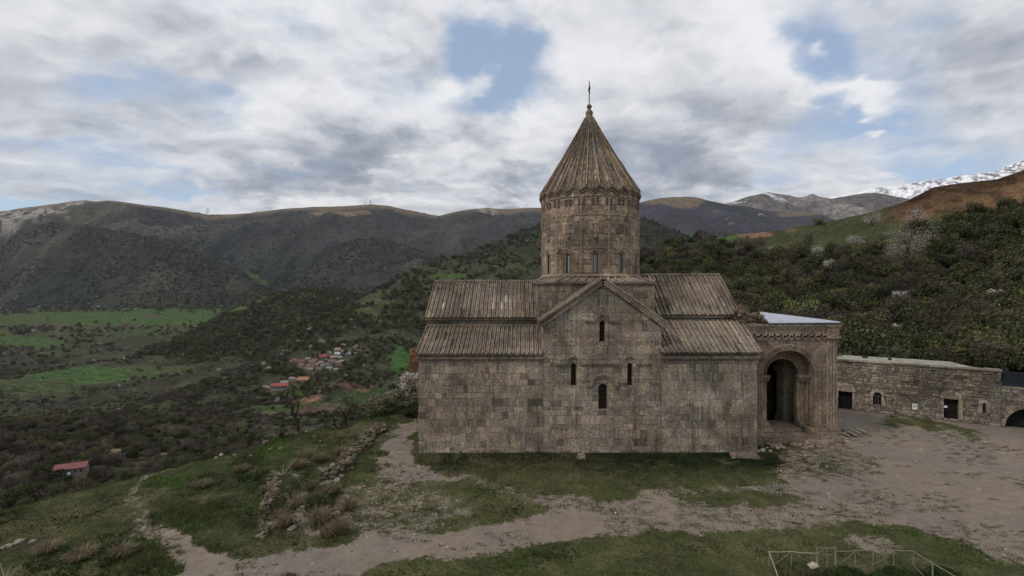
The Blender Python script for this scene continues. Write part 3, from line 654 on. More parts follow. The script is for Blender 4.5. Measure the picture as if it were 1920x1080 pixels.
for s in (-1, 1):
    m = MB()                                           # clustered shafts of the jamb
    for j, (x, dy, r) in enumerate(((1.46,0,.14),(1.68,-.12,.12),(1.9,-.05,.14),(2.1,-.2,.12))):
        m.tube([(CX+s*x, YI+dy, PZ0+.3), (CX+s*x, YI+dy, 4.95)], r, 10, stone_col(PAL_PORCH, .9, 1.1))
    m.box(*sorted((CX+s*1.4, CX+s*2.7)), YI, YI+.5, PZ0, 5.3, (.2,.165,.13)); m.build('pier', MAT_PORCH, porch)
    m = MB()
    for z0, z1, g in ((4.93,5.05,.0),(5.05,5.2,.08),(5.2,5.34,.14),(5.34,5.5,.2)): m.box(*sorted((CX+s*(1.36-g*.6), CX+s*2.19)), YI-.34-g, YI+.3, z0, z1-.004, stone_col(PAL_PORCH, .9, 1.15))
    m.build('capital', MAT_PORCH, porch)
    m = MB()
    for z0, z1, g in ((PZ0-.02,PZ0+.14,.16),(PZ0+.14,PZ0+.26,.08),(PZ0+.26,PZ0+.34,.02)): m.box(*sorted((CX+s*(1.36-g*.6), CX+s*2.19)), YI-.34-g, YI+.3, z0, z1-.004, stone_col(PAL_PORCH, .9, 1.15))
    m.build('pier_base', MAT_PORCH, porch)
m = MB()                                               # corner bundle of four shafts
for x, r in ((26.68,.13),(26.92,.15),(27.16,.13),(27.36,.12)):
    m.tube([(x, PY-.02, PZ0), (x, PY-.02, PZ1-.25)], r, 10, stone_col(PAL_PORCH, .85, 1.1))
for y in (38.8, 39.1): m.tube([(27.4, y, PZ0), (27.4, y, PZ1-.25)], .13, 10, stone_col(PAL_PORCH, .85, 1.1))
m.box(26.55, 27.42, PY+.02, PY+.9, PZ0-.1, PZ1-.2, (.22,.18,.145)); m.build('corner_shafts', MAT_PORCH, porch)
m = MB(); m.box(26.5, 27.62, PY-.32, PY+1, 8.75, 9.0, (.26,.21,.17)); m.box(26.55, 27.52, PY-.24, PY+1, 9.004, 9.55, (.23,.19,.155)); m.build('corner_capital', MAT_PORCH, porch)
m = MB()                                               # cornice and hanging corbels
m.box(19.9, 27.62, PY-.2, PY+.3, 9.56, 9.76, (.24,.195,.16)); m.box(19.9, 27.75, PY-.3, PY+.3, 9.764, 9.95, (.21,.175,.145)); m.build('cornice', MAT_PORCH, porch)
m = MB(); m.box(19.9, 26.5, PY-.12, PY+.1, 9.12, 9.556, (.22,.18,.15))
for k in range(44): m.rock((20+k*.15, PY-.13, 9.35+.1*(k % 2)), .13, .07, .16, stone_col(PAL_PORCH, .7, 1.05))
m.build('carved_frieze', MAT_PORCH, porch)
for k in range(12):
    m = MB(); x = 20.0+k*.56; m.box(x, x+.34, PY-.2, PY+.05, 8.82, 9.115, stone_col(PAL_PORCH, .9, 1.15)); m.tube([(x+.17, PY-.2, 8.82), (x+.17, PY+.02, 8.82)], .17, 10, stone_col(PAL_PORCH, .85, 1.1)); m.build('corbel', MAT_PORCH, porch)
m = MB()                                               # stepped plinth
for x0, x1, y0, z0, z1 in ((19.6,24.9,38.0,-.2,.45),(19.6,24.8,38.3,.45,.8),(19.6,24.6,38.55,.8,1.12)):
    x = x0
    while x < x1: w = rnd.uniform(.7,1.5); m.box(x, min(x1, x+w)-.012, y0+rnd.uniform(-.05,.05), 41.0, z0, z1-.005-rnd.uniform(0,.03), stone_col(PAL_PORCH, .6, 1.0)); x += w
for x0, x1, y0, z0, z1 in ((24.4,28.0,37.7,-.2,.35),(24.7,27.85,37.9,.35,.62),(24.9,27.7,38.05,.62,.9),(25.0,27.6,38.2,.9,1.16)):
    x = x0
    while x < x1: w = rnd.uniform(.5,1.1); m.box(x, min(x1, x+w)-.012, y0+rnd.uniform(-.03,.03), 39.9, z0, z1-.005, stone_col(PAL_PORCH, .7, 1.15)); x += w
m.build('plinth', MAT_PORCH, porch)
m = MB()                                               # chamber behind the arches
m.quad((19.5,YI+.6,0),(19.5,46,0),(19.5,46,9.8),(19.5,YI+.6,9.8)); m.quad((19.5,YI,9.4),(27.4,YI,9.4),(27.4,46,9.4),(19.5,46,9.4))
for x0, x1 in ((19.5,24.52),(24.78,26.9),(27.2,27.4)): m.box(x0, x1, 44.2, 44.8, 0, 9.8, (.2,.165,.13))
m.box(19.4, 27.4, 44.25, 44.75, 5.6, 9.85, (.2,.165,.13)); m.box(27.0, 27.38, 39.4, 40.4, -.2, 9.8, (.22,.18,.15)); m.box(27.0, 27.38, 43.9, 44.8, -.2, 9.8, (.22,.18,.15)); m.box(27.0, 27.38, 40.4, 43.9, -.2, 9.8, (.2,.2,.2)); m.quad((19.5,38.6,-.02),(27.4,38.6,-.02),(27.4,46,-.02),(19.5,46,-.02),(.2,.18,.15))
m.box(CX+2.2, 27.0, YI+.0, YI+.4, 0, 9.4, (.2,.17,.14)); m.box(19.5, CX-2.2, YI, YI+.4, 0, 9.4, (.2,.17,.14)); m.c = [tuple(x*.16 for x in c) for c in m.c]; m.build('chamber', MAT_PORCH, porch)  # colours scaled down to paint the shade inside the chamber
m = MB(); n = 16                                        # wall over the inner arch
for k in range(n):
    t0, t1 = math.pi*k/n, math.pi*(k+1)/n
    m.quad((CX+2.2*math.cos(t0),YI+.02,ZS+2.2*math.sin(t0)), (CX+2.2*math.cos(t1),YI+.02,ZS+2.2*math.sin(t1)), (CX+3*math.cos(t1),YI+.02,ZS+3*math.sin(t1)), (CX+3*math.cos(t0),YI+.02,ZS+3*math.sin(t0)), (.2,.17,.14))
m.build('arch_backing', MAT_PORCH, porch)
m = MB(); 
for a, b, c_, d, e, f in ((24.95,26.1,41.8,42.9,-.2,8.8),(24.8,26.25,41.65,43.05,-.2,.9),(24.88,26.18,41.72,42.98,.9,1.2),(24.8,26.25,41.65,43.05,5.2,5.5),(24.7,26.35,41.55,43.15,5.5,5.75)): m.box(a,b,c_,d,e,f,(.33,.28,.225))
m.build('inner_pillar', MAT_PORCH, porch)  # paler colour than the chamber makes the pillar look lit
m = MB(); A, B, Cc, D = P(1441,605.5,38.1), P(1577.5,604.5,38.1), P(1540,599.5,43), P(1423,584.5,43); n = 46   # corrugated sheets
for i in range(n*4):
    u0, u1 = i/(n*4), (i+1)/(n*4); hh = lambda j: Vector((0,0,.06*math.sin(j*math.pi/2))); q = lambda u, t: A.lerp(B, u).lerp(D.lerp(Cc, u), t)
    m.quad(q(u0,0)+hh(i), q(u1,0)+hh(i+1), q(u1,1)+hh(i+1), q(u0,1)+hh(i), (1,1,1)); m.quad(q(u0,0)+hh(i)-Vector((0,0,.02)), q(u1,0)+hh(i+1)-Vector((0,0,.02)), q(u1,0)+hh(i+1), q(u0,0)+hh(i))
m.build('metal_roof', MAT_METAL, porch)
m = MB(); m.hexa([A+Vector((.1,.15,-.34)), B+Vector((-.1,.15,-.34)), Cc+Vector((-.1,-.1,-.34)), D+Vector((.1,-.1,-.34)), A+Vector((.1,.15,-.12)), B+Vector((-.1,.15,-.12)), Cc+Vector((-.1,-.1,-.12)), D+Vector((.1,-.1,-.12))], (.1,.09,.08)); m.box(19.6,27.3,38.9,45,9.3,9.9,(.2,.17,.14)); m.build('roof_slab', MAT_PORCH, porch)
m = MB()                                               # broken masonry where porch and church meet
for k in range(170):
    x = rnd.uniform(19.2, 21.9); t = (x-19.2)/2.7; y = rnd.uniform(38.6, 42.6); h = 11.35-.9*t**2-.35*abs(y-40.5)/2+rnd.uniform(-.3,.15); z = rnd.uniform(9.8, max(9.9, h)); s = rnd.uniform(.3,.65); m.rock((x,y,z), s, s, s*.7, stone_col([(.15,.11,.085),(.19,.145,.11),(.12,.09,.07)], .7, 1.25), rnd.random()*3)
m.box(19.5,21.4,39,43,9.5,10.7,(.13,.1,.08)); m.build('broken_masonry', MAT_RUBBLE, porch)
# ---------------------------------------------------------------- stone lodging range on the right
L0 = Vector((30, 52.04, 0)); LD = Vector((45.7-35, 42.5-49, 0)).normalized(); LN = Vector((LD.y, -LD.x, 0))    # LN points to the yard
if LN.y > 0: LN = -LN
def lu(px):                                            # distance along the wall where a sight line through px meets it
    k = (px-960)/FPX; return (k*L0.y-L0.x)/(LD.x-k*LD.y)
def lz(px, py): u = lu(px); Y = L0.y+LD.y*u; return EYE-(py-540)/FPX*Y
lm = lambda u, v, d: tuple(L0+LD*u+LN*d+Vector((0,0,v)))
def lh(x0, x1, y0, y1): c = (x0+x1)/2; return (lu(x0), lu(x1), lz(c, y1), lz(c, y0))
lodge = thing('stone_building', 'low rubble-stone building with small arched doors and a flat grey roof behind the gravel yard', 'building', tuple(L0+LD*10))
UE = lu(1877); LT = 5.2
D1 = lh(1571.5, 1598, 732, 767); D2 = lh(1769, 1797, 746, 784.5); W1 = lh(1637, 1652.5, 735, 758.5); W2 = lh(1841, 1848, 755, 774)
holes = [D1, D2, W1, W2]
m = MB(); ashlar(m, rects(0, UE, -.2, LT, .27, .4, holes, .4), lm, PAL_RUB, .016, .06, lo=.65, hi=1.2, rough=.025)
m.build('wall', MAT_RUBBLE, lodge)
def lbox(m, u0, u1, d0, d1, z0, z1, c=(1,1,1)): m.hexa([lm(u0,z0,d1), lm(u1,z0,d1), lm(u1,z0,d0), lm(u0,z0,d0), lm(u0,z1,d1), lm(u1,z1,d1), lm(u1,z1,d0), lm(u0,z1,d0)], c)
m = MB()
def lcore(m, u0, u1, z0, z1, hs):
    us = sorted({u0, u1}|{h[0] for h in hs}|{h[1] for h in hs}); vs = sorted({z0, z1}|{max(z0+.01, h[2]) for h in hs}|{h[3] for h in hs})
    for a, b in zip(us, us[1:]):
        for c, d in zip(vs, vs[1:]):
            if any(h[0] <= (a+b)/2 <= h[1] and h[2] <= (c+d)/2 <= h[3] for h in hs): continue
            m.quad(lm(a,c,-.03), lm(b,c,-.03), lm(b,d,-.03), lm(a,d,-.03))
    for a, b, c, d in hs: m.quad(lm(a,c,-.9), lm(b,c,-.9), lm(b,d,-.9), lm(a,d,-.9), (.1,.1,.1)); m.quad(lm(a,c,-.03), lm(a,c,-.9), lm(a,d,-.9), lm(a,d,-.03)); m.quad(lm(b,c,-.9), lm(b,c,-.03), lm(b,d,-.03), lm(b,d,-.9)); m.quad(lm(a,d,-.03), lm(b,d,-.03), lm(b,d,-.9), lm(a,d,-.9))
lcore(m, 0, UE, -.2, LT-.02, holes); lbox(m, 0, .5, -6, -1, -.2, LT-.05); lbox(m, UE-.5, UE-.02, -2.6, -.05, -.2, LT-.05); m.build('wall_core', MAT_MORTAR, lodge)
def larch(h, rise, name, parent, leaf=True, tymp=0):
    a, b, c, d = h; cx = (a+b)/2; r = (b-a)/2; m = MB(); n = 9; w = .28
    for k in range(n):
        t0, t1 = math.pi*k/n, math.pi*(k+.95)/n; q = lambda t, rr: (cx-rr*math.cos(t), d-r+tymp+rr*math.sin(t)); cc = stone_col(PAL_RUB, 1.2, 1.55)
        p = [q(t0, r), q(t1, r), q(t1, r+w), q(t0, r+w)]; m.face([lm(u,v,.15) for u, v in p], cc); m.quad(lm(*p[0],.15), lm(*p[0],-.3), lm(*p[1],-.3), lm(*p[1],.15), cc); m.quad(lm(*p[3],.15), lm(*p[2],.15), lm(*p[2],-.02), lm(*p[3],-.02), cc)
    for s in (-1, 1):
        z = c
        while z < d-r+tymp-.05: z2 = min(d-r+tymp, z+rnd.uniform(.35,.6)); lbox(m, *(sorted((cx+s*(r+.01), cx+s*(r+w*rnd.uniform(.7,1.1))))), -.3, .15, z, z2-.015, stone_col(PAL_RUB, .95, 1.25)); z = z2
    if tymp:                                           # solid stone fill in the head of the arch
        pts = [lm(cx-r*math.cos(math.pi*k/10), d-r+tymp+r*math.sin(math.pi*k/10), .095) for k in range(11)]; m.face(pts, (.24,.2,.16)); lbox(m, a, b, -.3, .09, d-.1, d+.05, (.2,.17,.14))
    return m.build(name, MAT_RUBBLE, parent)
for h, t in ((D1, .0), (D2, .0)):
    a, b, c, d = h; r = (b-a)/2; o = larch((a, b, c, d), 0, 'door_surround', lodge, True, r*.9)
    f = MB(); lbox(f, a+.02, b-.02, -.5, -.44, c, d-.1, (.5,.5,.5)); o2 = f.build('door', MAT_DARK, lodge); f = MB()
    for k in range(6): lbox(f, a+.05+k*(b-a-.1)/5-.015, a+.05+k*(b-a-.1)/5+.015, -.44, -.42, c+.1, d-.14)
    f.build('batten', MAT_IRON, o2)
for h in (W1, W2):
    a, b, c, d = h; o = larch(h, 0, 'window_surround', lodge); f = MB(); lbox(f, a, b, -.3, -.27, c, d, (.5,.5,.5)); g = f.build('window', MAT_DARK, lodge); f = MB()
    for k in (1, 2): lbox(f, lerp(a,b,k/3)-.02, lerp(a,b,k/3)+.02, -.27, -.24, c, d)
    lbox(f, a, b, -.27, -.25, lerp(c,d,.62), lerp(c,d,.7)); f.build('window_bars', MAT_GREYWOOD, g)
m = MB()                                               # cap stones
u = 0
while u < UE: w = rnd.uniform(.8,1.6); lbox(m, u, min(UE+.1, u+w)-.012, -.5, .13+rnd.uniform(-.02,.03), LT, LT+.16+rnd.uniform(-.02,.03), stone_col(PAL_RUB, 1.1, 1.5)); u += w
m.build('wall_coping', MAT_RUBBLE, lodge)
m = MB(); zt = LT+.19; rp = [Vector(lm(0,zt,-.1)), Vector(lm(lu(1835),zt,-.1))]; 
bk = [P(1822,687.5,(EYE-zt)*FPX/147.5), P(1780,678,(EYE-zt)*FPX/138), P(1700,672.5,(EYE-zt)*FPX/132.5), P(1570,665,(EYE-zt)*FPX/125), P(1500,662,(EYE-zt)*FPX/122)]
m.face(rp+bk, (1,1,1)); cen = sum((Vector(p) for p in rp+bk), Vector())/7
for i in range(7):
    a = (rp+bk)[i]; b = (rp+bk)[(i+1) % 7]; m.quad(a-Vector((0,0,.18)), b-Vector((0,0,.18)), b, a, (.8,.8,.8))
m.build('roof', simple('earth_roof', (.27,.255,.215), .95, .3, .9, .1, 0, .6, .05), lodge)
m = MB(); lbox(m, .5, UE-.6, -2.2, -.9, -.2, LT-.3, (.4,.4,.4)); m.build('room', MAT_DARK, lodge)
# lower wall with the vaulted gateway
gate = thing('gateway_wall', 'lower rubble wall with a dark arched gateway at the right edge of the yard', 'wall', tuple(L0+LD*(UE+4)))
AU0, AU1 = lu(1885), lu(1885)+3.5; AR = (AU1-AU0)/2; AZ = .25
m = MB(); LH = lz(1900, 729); gh = (AU0, AU1, -.3, AZ+AR)
ashlar(m, rects(UE+.02, UE+14, -.2, LH, .27, .4, [gh], .4), lm, PAL_RUB, .016, .06, lo=.65, hi=1.2, rough=.025)
for s in (-1, 1):
    for k in range(8):
        t0, t1 = math.pi/2*k/8, math.pi/2*(k+1)/8; cx = (AU0+AU1)/2; e = lambda t: (cx+s*min(AR, AR*math.cos(t)/max(1e-6, math.sin(t))), AZ+min(AR, AR*math.sin(t)/max(1e-6, math.cos(t)))); i = lambda t: (cx+s*AR*math.cos(t), AZ+AR*math.sin(t))
        m.face([lm(*i(t0),0), lm(*i(t1),0), lm(*e(t1),0), lm(*e(t0),0)], stone_col(PAL_RUB)); m.face([lm(*i(t0),0), lm(*i(t0),-2), lm(*i(t1),-2), lm(*i(t1),0)], (.1,.09,.08))
m.build('wall', MAT_RUBBLE, gate)
m = MB()
for k in range(15):
    t0, t1 = math.pi*k/15, math.pi*(k+.95)/15; cx = (AU0+AU1)/2; q = lambda t, r: (cx-r*math.cos(t), AZ+r*math.sin(t)); m.face([lm(*q(t0,AR),.04), lm(*q(t1,AR),.04), lm(*q(t1,AR+.3),.04), lm(*q(t0,AR+.3),.04)], stone_col(PAL_RUB, 1, 1.3))
m.build('arch_ring', MAT_RUBBLE, gate); m = MB(); lbox(m, AU0+.02, AU1-.02, -.88, -.8, -.2, AZ+AR); m.build('gateway_shade', MAT_DARK, gate)  # near-black panel in the arch stands in for the shade inside
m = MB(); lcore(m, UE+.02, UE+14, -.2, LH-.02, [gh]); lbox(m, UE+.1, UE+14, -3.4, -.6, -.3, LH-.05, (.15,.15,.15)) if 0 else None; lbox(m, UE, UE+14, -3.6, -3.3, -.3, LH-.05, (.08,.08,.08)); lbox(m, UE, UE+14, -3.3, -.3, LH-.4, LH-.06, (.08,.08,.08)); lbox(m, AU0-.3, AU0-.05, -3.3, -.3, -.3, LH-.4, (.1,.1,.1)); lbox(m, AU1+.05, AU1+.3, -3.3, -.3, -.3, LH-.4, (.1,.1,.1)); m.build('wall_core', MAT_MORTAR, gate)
m = MB(); u = UE+.03
while u < UE+14: w = rnd.uniform(.8,1.6); lbox(m, u, u+w-.012, -.6, .1, LH, LH+.14, stone_col(PAL_RUB, .9, 1.2)); u += w
m.build('wall_coping', MAT_RUBBLE, gate)
m = MB(); u = UE+.15; zp = LH+.16
while u < UE+14: lbox(m, u, u+1.2, -.35, -.31, zp, lz(1900,701), (1,1,1)); u += 1.215
o = m.build('screen_fence', MAT_NAVY); tag(o, 'dark blue sheet fence standing on the wall above the arched gateway', 'fence')
f = MB()
for k in range(11): lbox(f, UE+.12+k*1.215, UE+.17+k*1.215, -.3, -.25, zp-.01, lz(1900,700.5))
lbox(f, UE+.1, UE+14, -.3, -.25, lz(1900,701), lz(1900,700)); f.build('fence_frame', MAT_IRON, o)
# notices
def sign(px, py, w, h, label, lines):
    u = lu(px); z = lz(px, py); m = MB(); lbox(m, u-w/2, u+w/2, .1, .13, z-h/2, z+h/2); o = tag(m.build('notice', MAT_PAPER), label, 'sign'); m = MB()
    for (a, b, c, d) in lines: lbox(m, u+a*w, u+b*w, .131, .134, z+c*h, z+d*h)
    m.build('printing', MAT_INK, o)
sign(1714.5, 762, .36, .56, 'white printed notice fixed to the stone wall between window and arched door', [(-.35,.35,.3,.36),(-.3,-.1,.02,.22),(-.06,.1,.06,.24),(.14,.32,.02,.2),(-.35,.3,-.12,-.08),(-.35,.35,-.22,-.19)])
sign(1772, 762, .26, .2, 'small pale plate beside the right arched doorway of the low building', [(-.3,.3,.05,.15),(-.3,.2,-.2,-.1)])
# ---------------------------------------------------------------- near ground
EY = np.array([-40, 8, 20, 24, 27, 34, 36, 41, 44.4, 50, 60, 75, 90, 110, 140]); EX = np.array([-75,-45,-37.5,-33,-29.3,-23.5,-21.2,-17.2,-12.6,-10.2,-8,-2,8,25,50])
def edge_x(Y): return np.interp(Y, EY, EX)
def raster(polys):                                      # soft ground masks drawn once on the yard and baked into the mesh
    gx, gy = np.meshgrid((np.arange(500)+.5)*4-40, (np.arange(140)+.5)*4+540); acc = np.zeros_like(gx, float)
    for w, pts in polys:
        ins = np.zeros(gx.shape, bool); n = len(pts)
        for i in range(n):
            x1, y1 = pts[i]; x2, y2 = pts[(i+1) % n]
            if y1 == y2: continue
            cr = ((y1 > gy) != (y2 > gy)) & (gx < (x2-x1)*(gy-y1)/(y2-y1)+x1); ins ^= cr
        acc = np.where(ins, w, acc)
    for _ in range(2):
        acc = (acc+np.roll(acc,1,0)+np.roll(acc,-1,0))/3; acc = (acc+np.roll(acc,1,1)+np.roll(acc,-1,1)+np.roll(acc,2,1)+np.roll(acc,-2,1))/5
    return acc
DIRT = raster([
 (1.0,[(330,1100),(640,1085),(760,1056),(900,1036),(1000,1020),(1130,1006),(1300,1000),(1450,1000),(1600,985),(1700,985),(1800,1010),(1960,1040),(1960,700),(1540,700),(1565,830),(1640,850),(1650,885),(1560,895),(1480,905),(1500,938),(1350,945),(1200,945),(1120,958),(1040,958),(950,985),(800,996),(640,1012),(500,1042),(420,1048),(380,1030),(350,1000),(300,985),(300,1040),(330,1060)]),
 (.47,[(355,1030),(290,975),(262,930),(285,890),(340,862),(330,856),(255,880),(225,930),(245,1000),(330,1060)]),
 (.62,[(1150,948),(1500,940),(1640,900),(1700,960),(1600,985),(1450,1000),(1300,1000),(1130,1004)]),
 (.95,[(712,905),(716,850),(738,812),(772,790),(800,785),(764,830),(772,860),(800,885),(880,896),(960,908),(860,905),(760,905)]),
 (.6,[(860,896),(1000,925),(1120,935),(1250,915),(1420,905),(1480,905),(1500,938),(1200,945),(1040,958),(960,930)]),
 (.55,[(1480,840),(1560,830),(1640,850),(1640,890),(1480,905),(1440,880)]),
 (.3,[(1390,935),(1500,915),(1530,930),(1480,945),(1300,945)]),
 (.05,[(1250,928),(1380,918),(1480,922),(1490,940),(1380,942),(1260,942)]),
 (.05,[(1632,785),(1700,785),(1780,797),(1855,815),(1850,822),(1760,812),(1680,800)]),(.25,[(1620,795),(1680,795),(1690,801),(1640,800)]),
 (.72,[(1800,975),(1960,1000),(1960,1060),(1850,1040),(1760,1000)]),(.7,[(1560,1015),(1640,1005),(1700,1030),(1640,1045)]),
 (.5,[(722,792),(735,805),(650,880),(610,925),(575,905),(640,850)]),(.5,[(545,880),(585,885),(560,940),(610,1000),(560,1005),(530,950)]),(.55,[(495,900),(520,900),(515,1010),(492,1010)]),
 (.45,[(640,905),(720,900),(860,930),(900,975),(760,1000),(650,1005),(620,960)]),
])
def dirt_at(X, Y, Z=0):
    Yc = np.maximum(Y, 16.); px = 960+FPX*X/Yc; py = 540+FPX*(EYE-Z)/Yc
    wx = px+(fbm(X*.7, Y*.7, 5, 5, .62)-.5)*80; wy_ = py+(fbm(X*.7, Y*.7, 9, 5, .62)-.5)*40
    i = np.clip(((wx+40)/4).astype(int), 0, 499); j = np.clip(((wy_-540)/4).astype(int), 0, 139)
    d = DIRT[j, i]; return np.where(Y < 19.5, np.where((X > -12) & (X < 14), 0, d*.3), d)
def height(X, Y):
    s = (edge_x(Y)-X)*.82; s = s+(fbm(X*.09, Y*.09, 3, 4)-.5)*4*sst(-8, 2, s)
    sp = np.maximum(s, 0); z = -np.where(sp < 5, sp*sp/12., 25/12.+(sp-5)*.78+np.maximum(sp-24, 0)*.55)
    left = sst(-9, -15, X); z = z+left*((fbm(X*.22, Y*.22, 21, 4)-.5)*1.0-.25*sst(-14, -24, X)); z = z+(fbm(X*.5, Y*.5, 31, 4)-.5)*.12+(fbm(X*2.2, Y*2.2, 37, 3)-.5)*.05*(1-.6*dirt_at(X, Y))
    z = z-1.0*sst(-14.6,-13.9,X)*sst(-12.6,-13.3,X)*sst(33,31,Y)*sst(24,26,Y)*.6
    pit = sst(11.9, 12.5, X)*sst(20.4, 19.8, X)*sst(21.15, 20.75, Y); z = z-1.1*pit+.25*pit*fbm(X*2, Y*2, 40, 3)
    church_pad = sst(XL-3, XL-.5, X)*sst(33.5, 35, Y)*sst(54, 50, Y); return z*(1-church_pad)-.0*church_pad
def axis(a, b, c, d, f, g): return np.concatenate([np.arange(a, b, g), np.arange(b, c, f), np.arange(c, d+g, g)])
gx = axis(-110, -38, 46, 100, .2, 2.); gy = axis(-40, 17, 56, 120, .2, 2.)
GXm, GYm = np.meshgrid(gx, gy, indexing='ij'); GZm = height(GXm, GYm)
GZm = np.minimum(GZm, 40)
def gridq(nu, nv):
    i, j = np.meshgrid(np.arange(nu-1), np.arange(nv-1), indexing='ij'); a = (i*nv+j).ravel(); return np.stack([a, a+nv, a+nv+1, a+1], 1)
dm_ = dirt_at(GXm, GYm); sdist = (edge_x(GYm)-GXm)
lush = np.clip(sst(30.5, 34.5, GYm)*sst(XL-2, XL+2, GXm)*sst(27, 22, GXm)+sst(-8, -14, GXm)*.55*fbm(GXm*.3, GYm*.3, 50, 3)*1.6+(sst(11.5,12.4,GXm)*sst(20.6,19.8,GXm)*sst(21.3,20.8,GYm)), 0, 1)
dry = np.clip(fbm(GXm*.12, GYm*.12, 61, 4)*1.5-.45+.5*sst(5, 14, sdist), 0, 1)
def ground_mat():
    t = NT('yard_ground', .95, .1); a = t.sep(t.attr()); 
    n1 = t.noise(1.3, 8, .7, None, .5); n2 = t.noise(7, 6, .75); n3 = t.noise(45, 4, .8); v = t.vor(16)
    f = t.math('ADD', a[0], t.math('MULTIPLY', t.math('SUBTRACT', n1, .5), 1.5)); f = t.math('ADD', f, t.math('MULTIPLY', t.math('SUBTRACT', n2, .5), 1.3)); f = t.mr(f, .34, .66)
    g = t.mix(a[1], (.050,.058,.022), (.014,.021,.008)); g = t.mix(t.math('MULTIPLY', a[2], .55), g, (.13,.105,.06)); gn = t.noise(.55, 7, .7, None, .5); g = t.mix(t.mr(gn, .5, .68, 0, .6), g, (.105,.085,.05)); g = t.sc_col(g, t.mr(gn, .3, .6, .7, 1.25)); g = t.sc_col(g, t.mr(n2, .3, .7, .6, 1.35)); g = t.sc_col(g, t.mr(n3, .3, .7, .7, 1.3))
    big = t.noise(.16, 5, .6, None, .8); d = t.mix(t.mr(big, .4, .6), (.215,.174,.136), (.188,.160,.136)); d = t.sc_col(d, t.mr(n1, .3, .7, .85, 1.15)); d = t.sc_col(d, t.mr(n3, .3, .7, .75, 1.28)); d = t.sc_col(d, t.mr(n2, .3, .72, .88, 1.12))
    d = t.mix(t.mr(v, .06, .12, .5, 0), d, (.32,.28,.24))
    return t.done(t.mix(f, g, d), t.math('ADD', n2, t.math('MULTIPLY', n3, .6)), .7, .06)
V = np.stack([GXm.ravel(), GYm.ravel(), GZm.ravel()], 1); Cc = np.stack([dm_.ravel(), lush.ravel(), dry.ravel()], 1)
tag(npmesh('ground', V, gridq(len(gx), len(gy)), ground_mat(), Cc, True), kind='structure')
# ---------------------------------------------------------------- valley, hills and mountains
LAY = {}
def layer(name, pxs, PY, D, mat, col, relief, fine=1.0, back=(), rs=0):
    nu, nv = PY.shape; PX = np.repeat(pxs[:, None], nv, 1); T = np.repeat(np.linspace(0, 1, nv)[None], nu, 0)
    X = (PX-960)/FPX*D; Z = EYE-(PY-540)/FPX*D
    a, sc = relief; env = np.sin(np.pi*np.clip(T, 0, 1)**.9)**.75*.97+.03
    rel = (ridged(X/sc, D/sc*.45, rs+3, 5)-.55)*a*env+(fbm(X/sc*3.3, D/sc*3.3, rs+8, 5)-.5)*a*.5*fine*(env*.6+.06)
    Z = Z+rel; C3 = col(PX, PY, X, D, T, rel/a)
    Xs, Ds, Zs, Cs = [X], [D], [Z], [C3]
    for f, dz in back: Xs.append(X[:, -1:]*f); Ds.append(D[:, -1:]*f); Zs.append(Z[:, -1:]-dz); Cs.append(C3[:, -1:])
    Xa, Da, Za, Ca = (np.concatenate(q, 1) for q in (Xs, Ds, Zs, Cs)); n2 = Xa.shape[1]
    LAY[name] = (X, D, Z, 960+FPX*X/D, 540+FPX*(EYE-Z)/D, PX, PY)
    return npmesh(name, np.stack([Xa.ravel(), Da.ravel(), Za.ravel()], 1), gridq(nu, n2)[:, ::1], mat, Ca.reshape(-1, 3), True)
def on(layer_, px, py):
    X, D, Z, qx, qy, _, _ = LAY[layer_]; i = np.argmin((qx-px)**2+(qy-py)**2); return Vector((X.flat[i], D.flat[i], Z.flat[i]))
def bl(base, PX, PY, lst, wob=9, sc=22, seed=0):          # soft patches of field or bare soil
    wx = PX+(fbm(PX/sc, PY/sc*2, 71+seed, 4)-.5)*wob*3; wy_ = PY+(fbm(PX/sc, PY/sc*2, 77+seed, 4)-.5)*wob
    for (cx, cy, rx, ry, c) in lst:
        f = 1-sst(.82, 1.05, np.sqrt(((wx-cx)/rx)**2+((wy_-cy)/ry)**2)); base = base*(1-f[..., None])+np.array(c)*f[..., None]
    return base
def rgb(c, shp): return np.ones(shp+(3,))*np.array(c)
def vary(b, X, Y, s, lo=.75, hi=1.3, seed=0): return b*(lo+(hi-lo)*fbm(X/s, Y/s, 90+seed, 5))[..., None]
GRN = (.062,.098,.031); GR2 = (.068,.084,.036); SOIL = (.16,.095,.06); DRK = (.04,.043,.03); BRN = (.095,.074,.06)
I = np.interp
